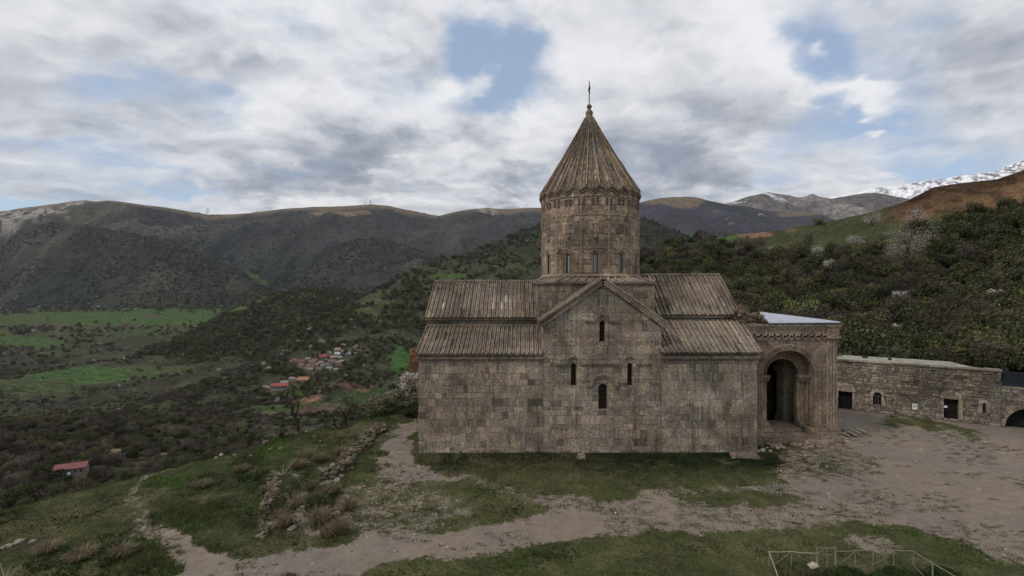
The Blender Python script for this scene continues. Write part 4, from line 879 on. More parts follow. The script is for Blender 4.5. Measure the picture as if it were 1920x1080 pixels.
# far ridge on the left
pxs = np.arange(-520, 1340, 3.5); nv = 150; T = np.linspace(0, 1, nv)[None]
cy = I(pxs, [-520,-200,0,50,100,135,160,178,200,230,300,345,390,440,470,520,590,640,700,730,760,810,825,850,880,915,940,960,1010,1100,1200,1340], [430,415,397,389,383,377,376,379,377,380,388,396,403,402,400,393,388,386,384,386,393,403,404,398,393,389,391,391,389,392,405,430])
cd = I(pxs, [-520,0,400,700,820,1010,1340], [3600,4000,4400,4600,5000,5000,5200])
vy = I(pxs, [300,700,820,960], [0,0,60,0])
PYa = (592+(cy[:, None]-592)*T**.9); Da = 2480+(cd[:, None]-2480)*T**1.15
def colA(PX, PY, X, D, T, rel):
    b = rgb((.050,.050,.047), PX.shape); b = b*(1-.3*sst(430, 560, PY))[..., None]+np.array((.0,.006,.0))*sst(430, 560, PY)[..., None]
    b = vary(b, X, D, 240, .6, 1.45); m = sst(.12, .3, rel); b = b*(1-m[..., None]*.5)+np.array((.13,.115,.09))*m[..., None]*.5
    top = sst(.93, .985, T); b = b*(1-top[..., None])+np.array((.155,.125,.085))*top[..., None]
    b = bl(b, PX, PY, [(465,515,34,11,GRN),(150,425,60,7,(.09,.085,.055)),(640,400,60,5,(.2,.15,.1))], 6)
    rk = (1-sst(.6, 1.1, np.sqrt(((PX-50)/95)**2+((PY-412)/30)**2)))*sst(.46, .56, fbm(X/60, D/60+T*20, 93, 5)); rk = rk+(1-sst(.5, 1, np.sqrt(((PX-140)/34)**2+((PY-392)/18)**2)))*.9+(1-sst(.5, 1, np.sqrt(((PX-10)/40)**2+((PY-440)/26)**2)))*.8
    rk = rk+(1-sst(.6, 1, np.sqrt(((PX-915)/24)**2+((PY-396)/8)**2)))*.5
    rk = np.clip(rk*1.2, 0, 1)*sst(.3, .5, fbm(PX/7, PY/12, 95, 4)); return b*(1-rk[..., None])+np.array((.30,.27,.23))*rk[..., None]
layer('hills', pxs, PYa, Da, hill_mat('far_slope', .03, .07, 12, (.78,1.2)), colA, (620, 1150), 1.0, [(1.06,120),(1.25,500)], 1); tag(bpy.data.objects['hills'], kind='structure')
# lower ridges in front of the far one, each with its own spurs
def ridge(key, xs, ys, ds, base_y, base_d, colr, seed, rel):
    px_ = np.arange(xs[0], xs[-1], 3.5); T = np.linspace(0, 1, 90)[None]; cy = I(px_, xs, ys); cd = I(px_, xs, ds); cy = cy+(fbm(px_/18., px_*0, seed, 4)-.5)*7
    PY = base_y+(cy[:, None]-base_y)*T**.85; D = base_d+(cd[:, None]-base_d)*T
    def cf(PX, PY, X, D, T, rel_):
        b = vary(rgb(colr, PX.shape), X, D, 150, .55, 1.45, seed); m = sst(.1, .3, rel_)[..., None]*.45; b = b*(1-m)+np.array((.105,.095,.072))*m; g = sst(540, 575, PY)[..., None]*.4; return b*(1-g)+np.array((.045,.055,.03))*g
    o = layer(key, px_, PY, D, hill_mat(key+'_slope', .035, .09, 9, (.75,1.25)), cf, rel, .8, [(1.04,30),(1.12,160)], seed); o.name = 'hills'; tag(o, kind='structure')
ridge('low_ridge', [-420,-200,0,30,60,110,180,240,300,350,400,450,500,540], [470,470,468,436,424,418,424,434,446,462,484,508,540,592], [3300,3300,3250,3200,3200,3200,3150,3100,3000,2900,2850,2800,2750,2700], 594, 2470, (.042,.043,.034), 41, (190, 520))
ridge('mid_ridge', [500,530,560,600,640,680,720,760,800,850,900,960,1020], [592,560,528,486,458,446,447,458,474,490,500,512,530], [2750,2900,3050,3200,3300,3350,3350,3350,3400,3450,3450,3450,3450], 600, 2500, (.043,.043,.041), 43, (190, 480))
ridge('right_ridge', [770,800,830,860,900,950,1000,1050,1120], [520,492,470,452,436,424,418,414,420], [3700,3750,3800,3900,4000,4050,4100,4100,4100], 560, 3300, (.047,.046,.046), 45, (210, 560))
# valley floor with fields
pxs = np.arange(-700, 960, 5.); yy = np.array([(1300,60),(1000,100),(900,160),(850,230),(800,400),(740,700),(690,1000),(640,1400),(600,2000),(576,2560),(590,2900)])
s_ = np.linspace(0, 1, 220); k_ = np.linspace(0, 1, len(yy)); PYh = np.repeat(I(s_, k_, yy[:, 0])[None], len(pxs), 0); Dh = np.repeat(I(s_, k_, yy[:, 1])[None], len(pxs), 0)
def colH(PX, PY, X, D, T, rel):
    b = vary(rgb((.052,.05,.034), PX.shape), X, D, 60, .6, 1.5)
    g2 = sst(.5, .6, fbm(X/130+3, D/170, 101, 4)); b = b*(1-g2[..., None]*.7)+np.array((.065,.085,.035))*g2[..., None]*.7
    b = bl(b, PX, PY, [(60,598,150,17,GR2),(250,598,190,15,GRN),(320,583,110,9,GRN),(455,570,32,13,GRN),(230,618,90,10,GR2),(60,648,70,12,GRN),(60,625,90,8,(.08,.08,.04)),(-80,640,120,20,GRN),(160,712,120,18,(.06,.105,.034)),(250,708,60,14,GRN),(60,735,110,14,GR2),(-150,720,110,20,GRN),(310,700,60,10,GR2)], 11)
    b = bl(b, PX, PY, [(100,612,40,4,BRN),(280,592,18,3,BRN),(440,750,34,13,SOIL),(240,612,22,3,(.1,.07,.05)),(300,835,70,9,(.22,.17,.1)),(210,872,110,7,(.22,.17,.11))], 5, 15, 3); return b
layer('valley', pxs, PYh, Dh, hill_mat('valley_ground', .12, .4, 3), colH, (46, 210), 1., [], 2); tag(bpy.data.objects['valley'], kind='structure')
# spur in the middle of the valley
pxs = np.arange(240, 900, 4.); nv = 110; T = np.linspace(0, 1, nv)[None]
cy = I(pxs, [240,280,350,420,480,520,580,640,700,760,900], [690,662,625,590,562,547,540,544,556,572,600]); cd = I(pxs, [240,350,500,700,900], [1200,1400,1700,1900,2050])
PYg = 720+(cy[:, None]-720)*T**.6; Dg = 1000+(cd[:, None]-1000)*T
def colG(PX, PY, X, D, T, rel):
    b = vary(rgb((.048,.053,.028), PX.shape), X, D, 80, .55, 1.6); return bl(b, PX, PY, [(470,572,26,7,GRN),(440,585,26,9,GRN),(560,555,30,4,GR2)], 5)
layer('spur', pxs, PYg, Dg, hill_mat('spur_slope', .08, .25, 5), colG, (150, 420), 1., [(1.05,30),(1.15,160)], 4); tag(bpy.data.objects['spur'], kind='structure')
# village slope
pxs = np.arange(90, 1380, 4.); nv = 190; T = np.linspace(0, 1, nv)[None]
cy = I(pxs, [90,200,300,430,500,560,640,700,760,820,880,930,985,1015,1106,1195,1240,1290,1330,1380], [830,782,745,700,668,626,580,548,512,487,471,452,430,421,400,405,420,441,456,475]); cd = I(pxs, [90,200,500,700,1015,1380], [330,430,900,1250,1850,2300])
p_ = I(pxs, [90,500,800,1380], [.5,.5,.62,.7])[:, None]; PYf = 1000+(cy[:, None]-1000)*T**p_; Df = 100+(cd[:, None]-100)*T
def colF(PX, PY, X, D, T, rel):
    b = vary(rgb((.05,.054,.032), PX.shape), X, D, 50, .6, 1.5); cr = sst(.86, .97, T)*sst(820, 740, PX)*sst(.4,.55,fbm(PX/30, PY/20, 171, 3)); b = b*(1-.6*cr[..., None])+np.array((.075,.088,.04))*.6*cr[..., None]; b = b*(1-.25*sst(520, 430, PY))[..., None]
    b = bl(b, PX, PY, [(842,519,42,7,GRN),(720,549,16,3,GRN),(690,570,50,8,GR2),(750,672,18,30,(.05,.10,.03)),(690,590,26,7,GR2),(560,775,90,22,(.06,.085,.032)),(680,745,60,20,(.05,.075,.03)),(560,738,40,12,(.06,.09,.03)),(680,700,26,9,GR2),(960,500,40,8,GR2)], 6)
    b = bl(b, PX, PY, [(578,753,28,9,(.19,.115,.07)),(600,777,48,15,(.11,.075,.055)),(660,723,46,5,(.13,.08,.06)),(500,800,60,10,(.1,.065,.05)),(665,652,14,3,(.22,.15,.1)),(520,785,60,3,(.12,.13,.07))], 5, 15, 5); return b
layer('hillside', pxs, PYf, Df, hill_mat('village_slope', .14, .4, 3), colF, (62, 260), 1., [(1.05,20),(1.15,140)], 6); tag(bpy.data.objects['hillside'], kind='structure')
# mountains right of the drum
pxs = np.arange(1120, 1680, 3.); nv = 80; T = np.linspace(0, 1, nv)[None]
cy = I(pxs, [1120,1180,1195,1215,1240,1265,1295,1310,1330,1360,1400,1440,1480,1510,1535,1560,1600,1680], [388,384,381,376,371,369,369,371,377,383,388,394,397,398,401,411,424,460]); PYb = 520+(cy[:, None]-520)*T**.9; Db = 2700+1600*T+0*PYb
def colB(PX, PY, X, D, T, rel):
    b = vary(rgb((.048,.048,.056), PX.shape), X, D, 260, .65, 1.4); m = (1-sst(.7, 1.1, np.sqrt(((PX-1265)/62)**2+((PY-380)/14)**2)))+sst(.95, .99, T)*.7
    m = np.clip(m+(1-sst(.5, 1, np.sqrt(((PX-1500)/60)**2+((PY-404)/7)**2))), 0, 1)[..., None]; b = b*(1-m)+np.array((.15,.115,.08))*m
    r = sst(.62, .7, fbm(PX/22, PY/9, 121, 4))*(1-sst(.6, 1, np.sqrt(((PX-1400)/80)**2+((PY-415)/20)**2))); return b*(1-r[..., None])+np.array((.24,.19,.15))*r[..., None]
layer('mountain', pxs, PYb, Db, hill_mat('brown_mountain', .02, .05, 16, (.8,1.2)), colB, (330, 900), .6, [(1.06,120),(1.25,600)], 9); tag(bpy.data.objects['mountain'], kind='structure')
pxs = np.arange(1320, 1800, 2.); nv = 80
cy = I(pxs, [1320,1365,1385,1400,1425,1440,1455,1470,1485,1500,1512,1522,1535,1560,1580,1600,1620,1640,1660,1690,1720,1800], [392,381,374,369,364,361,364,365,369,371,369,364,369,374,370,365,362,361,364,370,378,400]); PYb = 470+(cy[:, None]-470)*T**.8; Db = 4700+1800*T+0*PYb
def colC(PX, PY, X, D, T, rel):
    b = vary(rgb((.18,.155,.14), PX.shape), X, D, 200, .6, 1.4); g = sst(-.05, .2, rel)[..., None]; b = b*(.7+.5*g)
    sn = sst(.6, .66, fbm(X/55+D/80, D/200, 131, 5))*sst(.72, .9, T)*sst(1560, 1440, PX)*.8; return b*(1-sn[..., None])+np.array((.6,.62,.65))*sn[..., None]
layer('mountain', pxs, PYb, Db, hill_mat('rock_mountain', .02, .05, 25), colC, (480, 900), 1.2, [(1.05,160),(1.15,700)], 12)
for o in bpy.data.objects:
    if o.name.startswith('mountain'): o['kind'] = 'structure'
pxs = np.arange(1460, 2320, 2.5); nv = 110; T = np.linspace(0, 1, nv)[None]
cy = I(pxs, [1460,1560,1600,1625,1650,1680,1700,1740,1770,1800,1830,1860,1890,1920,2000,2100,2320], [385,370,363,356,352,349,345,337,335,330,327,321,311,301,280,262,240]); PYb = 440+(cy[:, None]-440)*T**.8; Db = 6900+1900*T+0*PYb
def colD(PX, PY, X, D, T, rel):
    rock = sst(.52, .6, fbm(X/90+PY/40, D/130, 141, 6)+.10*sst(.2, .5, rel)-.06)*sst(1560, 1700, PX); rock = np.maximum(rock*sst(.5, .75, T), sst(.56, .62, fbm(PX/5, PY/3, 147, 5))*sst(1600, 1800, PX)*.9); return rgb((.93,.94,.96), PX.shape)*(1-rock[..., None])+np.array((.17,.165,.175))*rock[..., None]
layer('snowy_mountain', pxs, PYb, Db, hill_mat('snow_slope', .012, .03, 30, (.88,1.1)), colD, (520, 1100), 1.3, [(1.04,200),(1.08,500)], 15); tag(bpy.data.objects['snowy_mountain'], kind='structure')
# near hillside behind the yard
pxs = np.arange(1040, 2500, 4.); nv = 150; T = np.linspace(0, 1, nv)[None]
cy = I(pxs, [1040,1150,1195,1250,1300,1340,1380,1420,1470,1530,1580,1640,1700,1750,1800,1870,1920,2050,2500], [560,500,478,462,449,446,440,437,430,419,410,396,377,351,343,336,318,280,240]); cd = I(pxs, [1040,1195,1450,1700,1920,2500], [360,320,280,235,210,180])
PYe = 705+(cy[:, None]-705)*T; De = 62+(cd[:, None]-62)*T**1.1
def bushline(PX): return I(PX, [1190,1330,1400,1470,1530,1600,1660,1700,1760,1800,1870,1920,2300], [400,450,468,478,478,470,462,440,420,408,398,388,330])
def colE(PX, PY, X, D, T, rel):
    b = vary(rgb((.042,.040,.026), PX.shape), X, D, 12, .7, 1.4); wob = (fbm(PX/30, PY/16, 151, 4)-.5)*24
    m = sst(14, -6, PY+wob-bushline(PX))*sst(1300, 1345, PX); b = b*(1-m[..., None])+vary(rgb((.056,.062,.028), PX.shape), X, D, 14, .4, 1.5)*m[..., None]
    u = sst(1615, 1700, PX+wob)*sst(6, -10, PY+wob-I(PX, [1600,1700,1800,1920,2300], [418,412,402,392,340])); br = vary(rgb((.145,.088,.048), PX.shape), X*1., D*2, 16, .4, 1.5); br = br*(1-.55*sst(.9, .99, T+.05*(fbm(PX/40, PY/20, 159, 3)-.5)))[..., None]
    dk = sst(.52, .6, fbm(PX/26, PY/7, 157, 5))[..., None]; br = br*(1-.5*dk); b = b*(1-u[..., None])+br*u[..., None]
    return bl(b, PX, PY, [(1412,440,38,8,(.19,.115,.07)),(1360,447,20,4,(.07,.12,.035)),(1480,432,10,3,(.15,.1,.06)),(1545,580,60,12,(.1,.065,.04))], 6)
layer('slope', pxs, PYe, De, hill_mat('near_slope', .9, 3., .25), colE, (9, 60), 1.2, [(1.05,2),(1.3,40)], 18); tag(bpy.data.objects['slope'], kind='structure')
bpy.data.objects['slope'].name = 'grassy_hill'
# ---------------------------------------------------------------- vegetation prototypes
def leaves(n, lobes, size, cols, seed, aspect=1.0, shell=.55, flat=.7):
    g = np.random.default_rng(seed); L_ = np.array(lobes); w = L_[:, 3]**2; li = g.choice(len(L_), n, p=w/w.sum()); d = g.normal(size=(n, 3)); d /= np.linalg.norm(d, axis=1)[:, None]
    r = (shell+(1-shell)*g.random(n)**.5)*(1+.15*g.normal(size=n)); c = L_[li, :3]+d*r[:, None]*L_[li, 3][:, None]*np.array([1, 1, L_[0, 4] if L_.shape[1] > 4 else .8])
    c[:, 2] = np.maximum(c[:, 2], .05); nrm = d*.8+g.normal(size=(n, 3))*.7; nrm[:, 2] += .35; nrm /= np.linalg.norm(nrm, axis=1)[:, None]
    t = np.cross(nrm, g.normal(size=(n, 3))); t /= np.linalg.norm(t, axis=1)[:, None]; b = np.cross(nrm, t); s = size*(.6+.9*g.random(n))[:, None]
    V = np.stack([c-t*s-b*s*.15*aspect, c-b*s*.6*aspect+t*s*.2, c+t*s+b*s*.1*aspect, c+b*s*.6*aspect-t*s*.1], 1).reshape(-1, 3)
    ci = g.integers(0, len(cols), n); lum = (.75+.5*g.random(n))[:, None]; C = np.repeat(np.array(cols)[ci]*lum, 4, 0); return V, np.arange(n*4).reshape(-1, 4), C
def lobeset(r, seed, n=7, z=.9, sq=.8):
    g = random.Random(seed); out = [(0, 0, r*z, r*.72, sq)]
    for k in range(n): w = 2*math.pi*k/n+g.uniform(-.4,.4); q = r*g.uniform(.35,.75); out.append((q*math.cos(w), q*math.sin(w), r*z*g.uniform(.55,1.45), r*g.uniform(.28,.5), sq))
    return out
GREENS = [(.062,.065,.025),(.074,.076,.029),(.050,.054,.024),(.086,.084,.034)]; OLIVE = [(.095,.092,.042),(.08,.076,.036),(.11,.10,.052)]; DARKG = [(.046,.054,.026),(.058,.064,.03),(.036,.042,.022)]; BARE = [(.085,.066,.054),(.07,.056,.048),(.10,.078,.062)]; GREYB = [(.115,.10,.085),(.09,.08,.07)]; WHITE = [(.50,.46,.43),(.42,.37,.35),(.62,.57,.54),(.2,.17,.14)]; YEL = [(.12,.135,.05),(.10,.12,.045)]
def twigs(mb, base, h, spread, n, rad, seed, c=(1,1,1), depth=2):
    g = random.Random(seed); base = Vector(base)
    def br(p, d, L, r, lev):
        pts = [p]; rr = [r]; q = p.copy(); dd = d.copy(); K = 4
        for k in range(K): dd = (dd+Vector((g.uniform(-.25,.25), g.uniform(-.25,.25), g.uniform(-.05,.2)))).normalized(); q = q+dd*L/K; pts.append(q.copy()); rr.append(r*(1-.8*(k+1)/K)+.004)
        mb.tube(pts, rr, 5 if lev else 7, c)
        if lev < depth:
            for _ in range(n if lev == 0 else 3):
                k = g.randint(1, K-1); w = g.uniform(0, 6.28); nd = (dd*.6+Vector((math.cos(w)*spread, math.sin(w)*spread, g.uniform(.1,.6)))).normalized(); br(pts[k], nd, L*g.uniform(.4,.65), rr[k]*.6, lev+1)
    for _ in range(2 if n > 4 else 1): br(base, Vector((g.uniform(-.2,.2), g.uniform(-.2,.2), 1)).normalized(), h, rad, 0)
def crown_mesh(name, n, r, size, cols, seed, mat=None, **k):
    nl = k.pop('nl', 7); z = k.pop('z', .9); sq = k.pop('sq', .8); V, Q, C = leaves(n, lobeset(r, seed, nl, z, sq), size, cols, seed, **k)
    o = npmesh(name, V, Q, mat or MAT_LEAF, C, False, False); return o.data
PROTO = bpy.data.collections.new('plant_kinds')
def proto(nm, me): o = bpy.data.objects.new(nm, me); PROTO.objects.link(o); return o
# unit radius crowns; a_.. k_ keep the pick order
kinds = [('a_green', GREENS, 620, .095), ('b_green', GREENS, 560, .10), ('c_dark', DARKG, 620, .095), ('d_olive', OLIVE, 580, .095), ('e_bare', BARE, 560, .11), ('f_grey', GREYB, 480, .11), ('g_blossom', WHITE, 300, .10), ('h_yellow', YEL, 480, .10)]
for i, (nm, c, n, s) in enumerate(kinds): proto(nm, crown_mesh(nm, n, 1., s, c, 200+i, MAT_BLOSSOM if 'blossom' in nm else MAT_LEAF, aspect=.35 if nm[0] in 'ef' else 1.))
def scatter(name, pts, scl, idx, label, cat, seed=0):
    g = np.random.default_rng(seed); n = len(pts); me = bpy.data.meshes.new(name); me.vertices.add(n); me.vertices.foreach_set('co', np.asarray(pts, np.float32).ravel())
    for nm, ty, d in (('scl', 'FLOAT', scl), ('scz', 'FLOAT', np.asarray(scl)*(.7+.75*g.random(n))), ('idx', 'INT', idx), ('rot', 'FLOAT', g.random(n)*6.28)):
        at = me.attributes.new(nm, ty, 'POINT'); at.data.foreach_set('value', np.asarray(d, np.int32 if ty == 'INT' else np.float32))
    o = bpy.data.objects.new(name, me); COL.objects.link(o); ng = bpy.data.node_groups.new(name, 'GeometryNodeTree')
    ng.interface.new_socket('Geometry', in_out='INPUT', socket_type='NodeSocketGeometry'); ng.interface.new_socket('Geometry', in_out='OUTPUT', socket_type='NodeSocketGeometry')
    N = ng.nodes.new; gi, go = N('NodeGroupInput'), N('NodeGroupOutput'); ip = N('GeometryNodeInstanceOnPoints'); ci = N('GeometryNodeCollectionInfo'); ci.inputs['Collection'].default_value = PROTO
    ci.inputs['Separate Children'].default_value = True; ci.inputs['Reset Children'].default_value = True; ip.inputs['Pick Instance'].default_value = True
    def na(nm, ty): a = N('GeometryNodeInputNamedAttribute'); a.data_type = ty; a.inputs['Name'].default_value = nm; return [s for s in a.outputs if s.enabled and s.name == 'Attribute'][0]
    L = ng.links.new; L(gi.outputs[0], ip.inputs['Points']); L(ci.outputs[0], ip.inputs['Instance']); L(na('idx', 'INT'), ip.inputs['Instance Index']); cx = N('ShaderNodeCombineXYZ'); L(na('rot', 'FLOAT'), cx.inputs[2]); L(cx.outputs[0], ip.inputs['Rotation'])
    cs = N('ShaderNodeCombineXYZ'); sc_ = na('scl', 'FLOAT'); [L(sc_, cs.inputs[k]) for k in range(2)]; L(na('scz', 'FLOAT'), cs.inputs[2]); L(cs.outputs[0], ip.inputs['Scale']); L(ip.outputs[0], go.inputs[0])
    md = o.modifiers.new('plants', 'NODES'); md.node_group = ng; return tag(o, label, cat, kind='stuff')
def sample(layer_, n, seed, keep, dens_pow=1.0):
    X, D, Z, qx, qy, PX, PY = LAY[layer_]; g = np.random.default_rng(seed); nu, nv = X.shape; i = g.random(n)*(nu-1.01); j = g.random(n)**dens_pow*(nv-1.01); i0 = i.astype(int); j0 = j.astype(int); fi = i-i0; fj = j-j0
    def s(A): return (A[i0, j0]*(1-fi)+A[i0+1, j0]*fi)*(1-fj)+(A[i0, j0+1]*(1-fi)+A[i0+1, j0+1]*fi)*fj
    p = np.stack([s(X), s(D), s(Z)], 1); px, py = s(PX), s(PY); k = keep(px, py, p[:, 0], p[:, 1]); return p[k], px[k], py[k], g
def infield(px, py, lst, wob=11, sc=22, seed=0):
    wx = px+(fbm(px/sc, py/sc*2, 71+seed, 4)-.5)*wob*3; wy_ = py+(fbm(px/sc, py/sc*2, 77+seed, 4)-.5)*wob; m = np.zeros(px.shape, bool)
    for (cx, cy, rx, ry) in lst: m |= ((wx-cx)/rx)**2+((wy_-cy)/ry)**2 < 1
    return m
def pick(g, n, w, px=None, bias=None): return g.choice(8, n, p=np.array(w)/sum(w))
# far forest
rg = np.random.default_rng(5)
for key, n_, sd in (('low_ridge', 9000, 321), ('mid_ridge', 7000, 322)):
    p, px, py, g = sample(key, n_, sd, lambda px, py, X, Y: (fbm(X/120, Y/160, 305, 4) > .43))
    scatter('ridge_woodland', p-np.array([0,0,4]), 6.5*(.6+.7*g.random(len(p))), pick(g, len(p), [.5,.4,1.2,1,5,1.2,.08,.1]), 'brown leafless woodland with a few blossoming trees on the '+('dark lower ridge at the left' if key == 'low_ridge' else 'rounded middle ridge'), 'woodland', sd)
p, px, py, g = sample('hills', 24000, 301, lambda px, py, X, Y: (px < 1060) & (py > 400) & ~infield(px, py, [(465,515,34,11)], 6) & (fbm(X/160, Y/220, 301, 4) > .46) & ~((px < 170) & (py < 450)))
scatter('distant_woodland', p-np.array([0,0,5]), 7*(.6+.7*g.random(len(p))), pick(g, len(p), [.1,.1,.8,.5,6,1.0,.02,.0]), 'grey brown leafless woodland covering the far mountain side', 'woodland', 1)
p, px, py, g = sample('hills', 5200, 302, lambda px, py, X, Y: ((np.abs(px-480) < 130) & (np.abs(py-520) < 60) & (rg.random(len(px)) < .25) | ((py > 566) & (px < 540)) | ((np.abs(px-650) < 40) & (np.abs(py-480) < 22))))
scatter('distant_orchard', p, 8*(.5+.6*g.random(len(p))), pick(g, len(p), [.5,.5,1.5,1.5,2,1.2,1.0,.5]), 'pale blossoming trees scattered along the foot of the far mountain', 'orchard', 2)
FH = [(60,598,150,17),(250,598,190,15),(320,583,110,9),(455,570,32,13),(60,648,70,12),(-80,640,120,20),(160,712,120,18),(250,708,60,14),(60,735,110,14),(-150,720,110,20),(440,750,34,13)]
p, px, py, g = sample('valley', 24000, 303, lambda px, py, X, Y: (px > -350) & (px < 800) & (py < 960) & (Y < 2700) & (~infield(px, py, FH) | (rg.random(len(px)) < .05)) & ((fbm(X/70, Y/110, 303, 4)+.12*(py > 740) > .465) | (ridged(X/150, Y/120, 304, 2) > .86)), .8)
sc = np.clip(p[:, 1]/240, 1.8, 6.5)*(.55+.7*g.random(len(p))); idx = np.where(py > 735, pick(g, len(p), [.7,.5,2.4,1.1,4.2,1.6,.04,.1]), pick(g, len(p), [1.8,1.2,1.2,1.8,2.6,1.4,.25,.5]))
p3, a3, b3, g3 = sample('valley', 60000, 334, lambda px, py, X, Y: (px > -350) & (px < 560) & (py > 570) & (py < 583+8*fbm(px/30, py*0, 335, 3)) & (Y < 2640) & (fbm(px/12, py*0, 336, 3) > .40))
p2, a2, b2, g2 = sample('valley', 9000, 333, lambda px, py, X, Y: (px > -450) & (px < 760) & (py > 800) & (py < 985), 1.6)
p = np.concatenate([p, p2, p3]); sc = np.concatenate([sc, (1.3+1.5*g2.random(len(p2))), 3.5+5*g3.random(len(p3))]); idx = np.concatenate([idx, pick(g2, len(p2), [.5,.3,2.4,1.1,4.2,1.2,.02,.1]), pick(g3, len(p3), [.8,.5,1,2,3,2,.35,.3])])
scatter('valley_thicket', p, sc, idx, 'dark bushes and bare brown trees filling the valley floor around green fields', 'woodland', 3)
p, px, py, g = sample('spur', 14000, 304, lambda px, py, X, Y: ~infield(px, py, [(470,572,26,7),(440,585,26,9)], 5))
scatter('spur_woodland', p-np.array([0,0,2]), 5.2*(.6+.7*g.random(len(p))), pick(g, len(p), [3,3,.9,2.4,2.2,.9,.05,1.2]), 'green woodland covering the rounded hill in mid valley', 'woodland', 4)
FF = [(842,519,42,7),(720,549,16,3),(690,570,50,8),(750,672,18,30),(690,590,26,7),(560,775,90,22),(680,745,60,20),(578,753,28,9),(600,777,48,15)]
VIL = lambda px, py: (((px-603)/62)**2+((py-679-(603-px)*.12)/19)**2 < 1) | ((np.abs(px-528) < 42) & (np.abs(py-727) < 14))
p, px, py, g = sample('hillside', 21000, 305, lambda px, py, X, Y: (px < 1330) & (~infield(px, py, FF, 6) | (rg.random(len(px)) < .04)) & (~VIL(px, py) | (rg.random(len(px)) < .16)) & (Y > 130) & (fbm(X/40, Y/50, 305, 3) > .37))
sc = np.clip(p[:, 1]/190, 1.8, 6.)*(.5+.75*g.random(len(p))); pale = (np.abs(px-600) < 190) & (np.abs(py-680) < 60)
idx = np.where(pale, pick(g, len(p), [2,1.5,2,2,2.4,2.8,.5,.9]), pick(g, len(p), [2.4,2.2,1.5,2,2.4,1.2,.12,.5])); idx = np.where((py > 740) & (px < 620), pick(g, len(p), [.3,.2,1.5,1.1,4.5,1.4,.02,.05]), idx)
scatter('hillside_woodland', p, sc, idx, 'mixed green and grey woodland on the slope above and below the village', 'woodland', 5)
# ---------------------------------------------------------------- hillside behind the yard: 300 separate shrubs, the rest as one thicket
BTP = [(1700,455,84),(1636,411,34),(1720,405,42),(1606,450,28),(1447,468,15),(1556,503,20),(1692,556,30),(1600,572,24),(1634,580,30),(1672,618,32),(1530,471,30),(1870,550,24),(1592,603,22)]
def clearbt(px, py):
    m = np.ones(px.shape, bool)
    for a, b, w in BTP: m &= ~((np.abs(px-a) < w*.55) & (py > b-w*.1) & (py < b+w*.42+16))
    return m
p, px, py, g = sample('slope', 8600, 306, lambda px, py, X, Y: (px > 1130) & (px < 2300) & ((py+(fbm(px/30, py/16, 151, 4)-.5)*24 > bushline(px)+2) | (rg.random(len(px)) < .035) & (px < 1560)) & ~((np.abs(px-1545) < 50) & (np.abs(py-580) < 9)) & clearbt(px, py), .85)
brownish = fbm(p[:, 0]/22, p[:, 1]/26, 310, 3) > .475
idx = np.where(brownish, pick(g, len(p), [.5,.5,2.2,1.2,3.2,.4,0,.1]), pick(g, len(p), [3,2.5,2.6,1.2,.5,.1,0,.5])); scl = (1.0+2.2*g.random(len(p))**1.8)*(.8+p[:, 1]/500)
vis = np.where((px > 1380) & (px < 1925) & (py < 690) & (p[:, 1] < 200))[0]; vis = vis[np.argsort(-scl[vis]/p[vis, 1])][:300]; rest = np.ones(len(p), bool); rest[vis] = False
scatter('thicket', p[rest], scl[rest], idx[rest], 'dense green and brown thicket covering the hillside behind the stone range', 'thicket', 6)
trunk_me = {}
for k in range(3): m = MB(); twigs(m, (0,0,-.25), 1.1, .8, 5, .05, 400+k, (1,1,1), 1); o = m.build('trunk', MAT_BARK); trunk_me[k] = o.data; bpy.data.objects.remove(o)
zfac = .75+.7*g.random(len(p))
knd = {0:('green_shrub','leafy green shrub'),1:('green_shrub','spreading green shrub'),2:('dark_shrub','dark green shrub'),3:('olive_shrub','olive green shrub'),4:('bare_shrub','leafless brown shrub'),5:('grey_shrub','grey twiggy shrub'),7:('spring_shrub','yellow green shrub in new leaf')}
protos = list(sorted(PROTO.objects, key=lambda o: o.name)); 
for q in vis:
    k = int(idx[q]); nm, lb = knd.get(k, knd[0]); V_ = py[q]; H_ = px[q]
    zone = 'lowest on the slope' if V_ > 650 else ('low on the slope' if V_ > 615 else ('halfway up the slope' if V_ > 560 else ('high on the slope' if V_ > 500 else 'top of the slope')))
    side = 'behind the church roof' if H_ < 1440 else ('behind the porch roof' if H_ < 1575 else ('above the left arched door' if H_ < 1640 else ('above the barred window' if H_ < 1720 else ('above the right arched door' if H_ < 1810 else 'above the dark blue fence'))))
    lb = ('big ' if scl[q] > 3.1 else ('small ' if scl[q] < 2. else ''))+lb
    o = thing(nm, f'{lb}, {zone} {side}', 'shrub', tuple(p[q]), 'shrubs on the hillside behind the church'); o.scale = (scl[q]*(1.15-.15*zfac[q]), scl[q], scl[q]*zfac[q]); o.rotation_euler.z = g.random()*6.28
    c = bpy.data.objects.new('crown', protos[k].data); COL.objects.link(c); c.parent = o; c = bpy.data.objects.new('trunk', trunk_me[q % 3]); COL.objects.link(c); c.parent = o
g = np.random.default_rng(71); n = 11000; Y = g.uniform(18, 105, n); s_ = 6+g.random(n)**1.2*62; X = edge_x(Y)-s_; k = (X > -108); X, Y, s_ = X[k], Y[k], s_[k]; Z = height(X, Y)
scatter('terrace_thicket', np.stack([X, Y, Z-.3], 1), (.6+.9*g.random(len(X)))*np.clip(s_/16, .45, 1.25), pick(g, len(X), [.3,.3,2,1,4.5,1,0,.05]), 'dark leafless thicket on the steep bank below the terrace', 'thicket', 8)
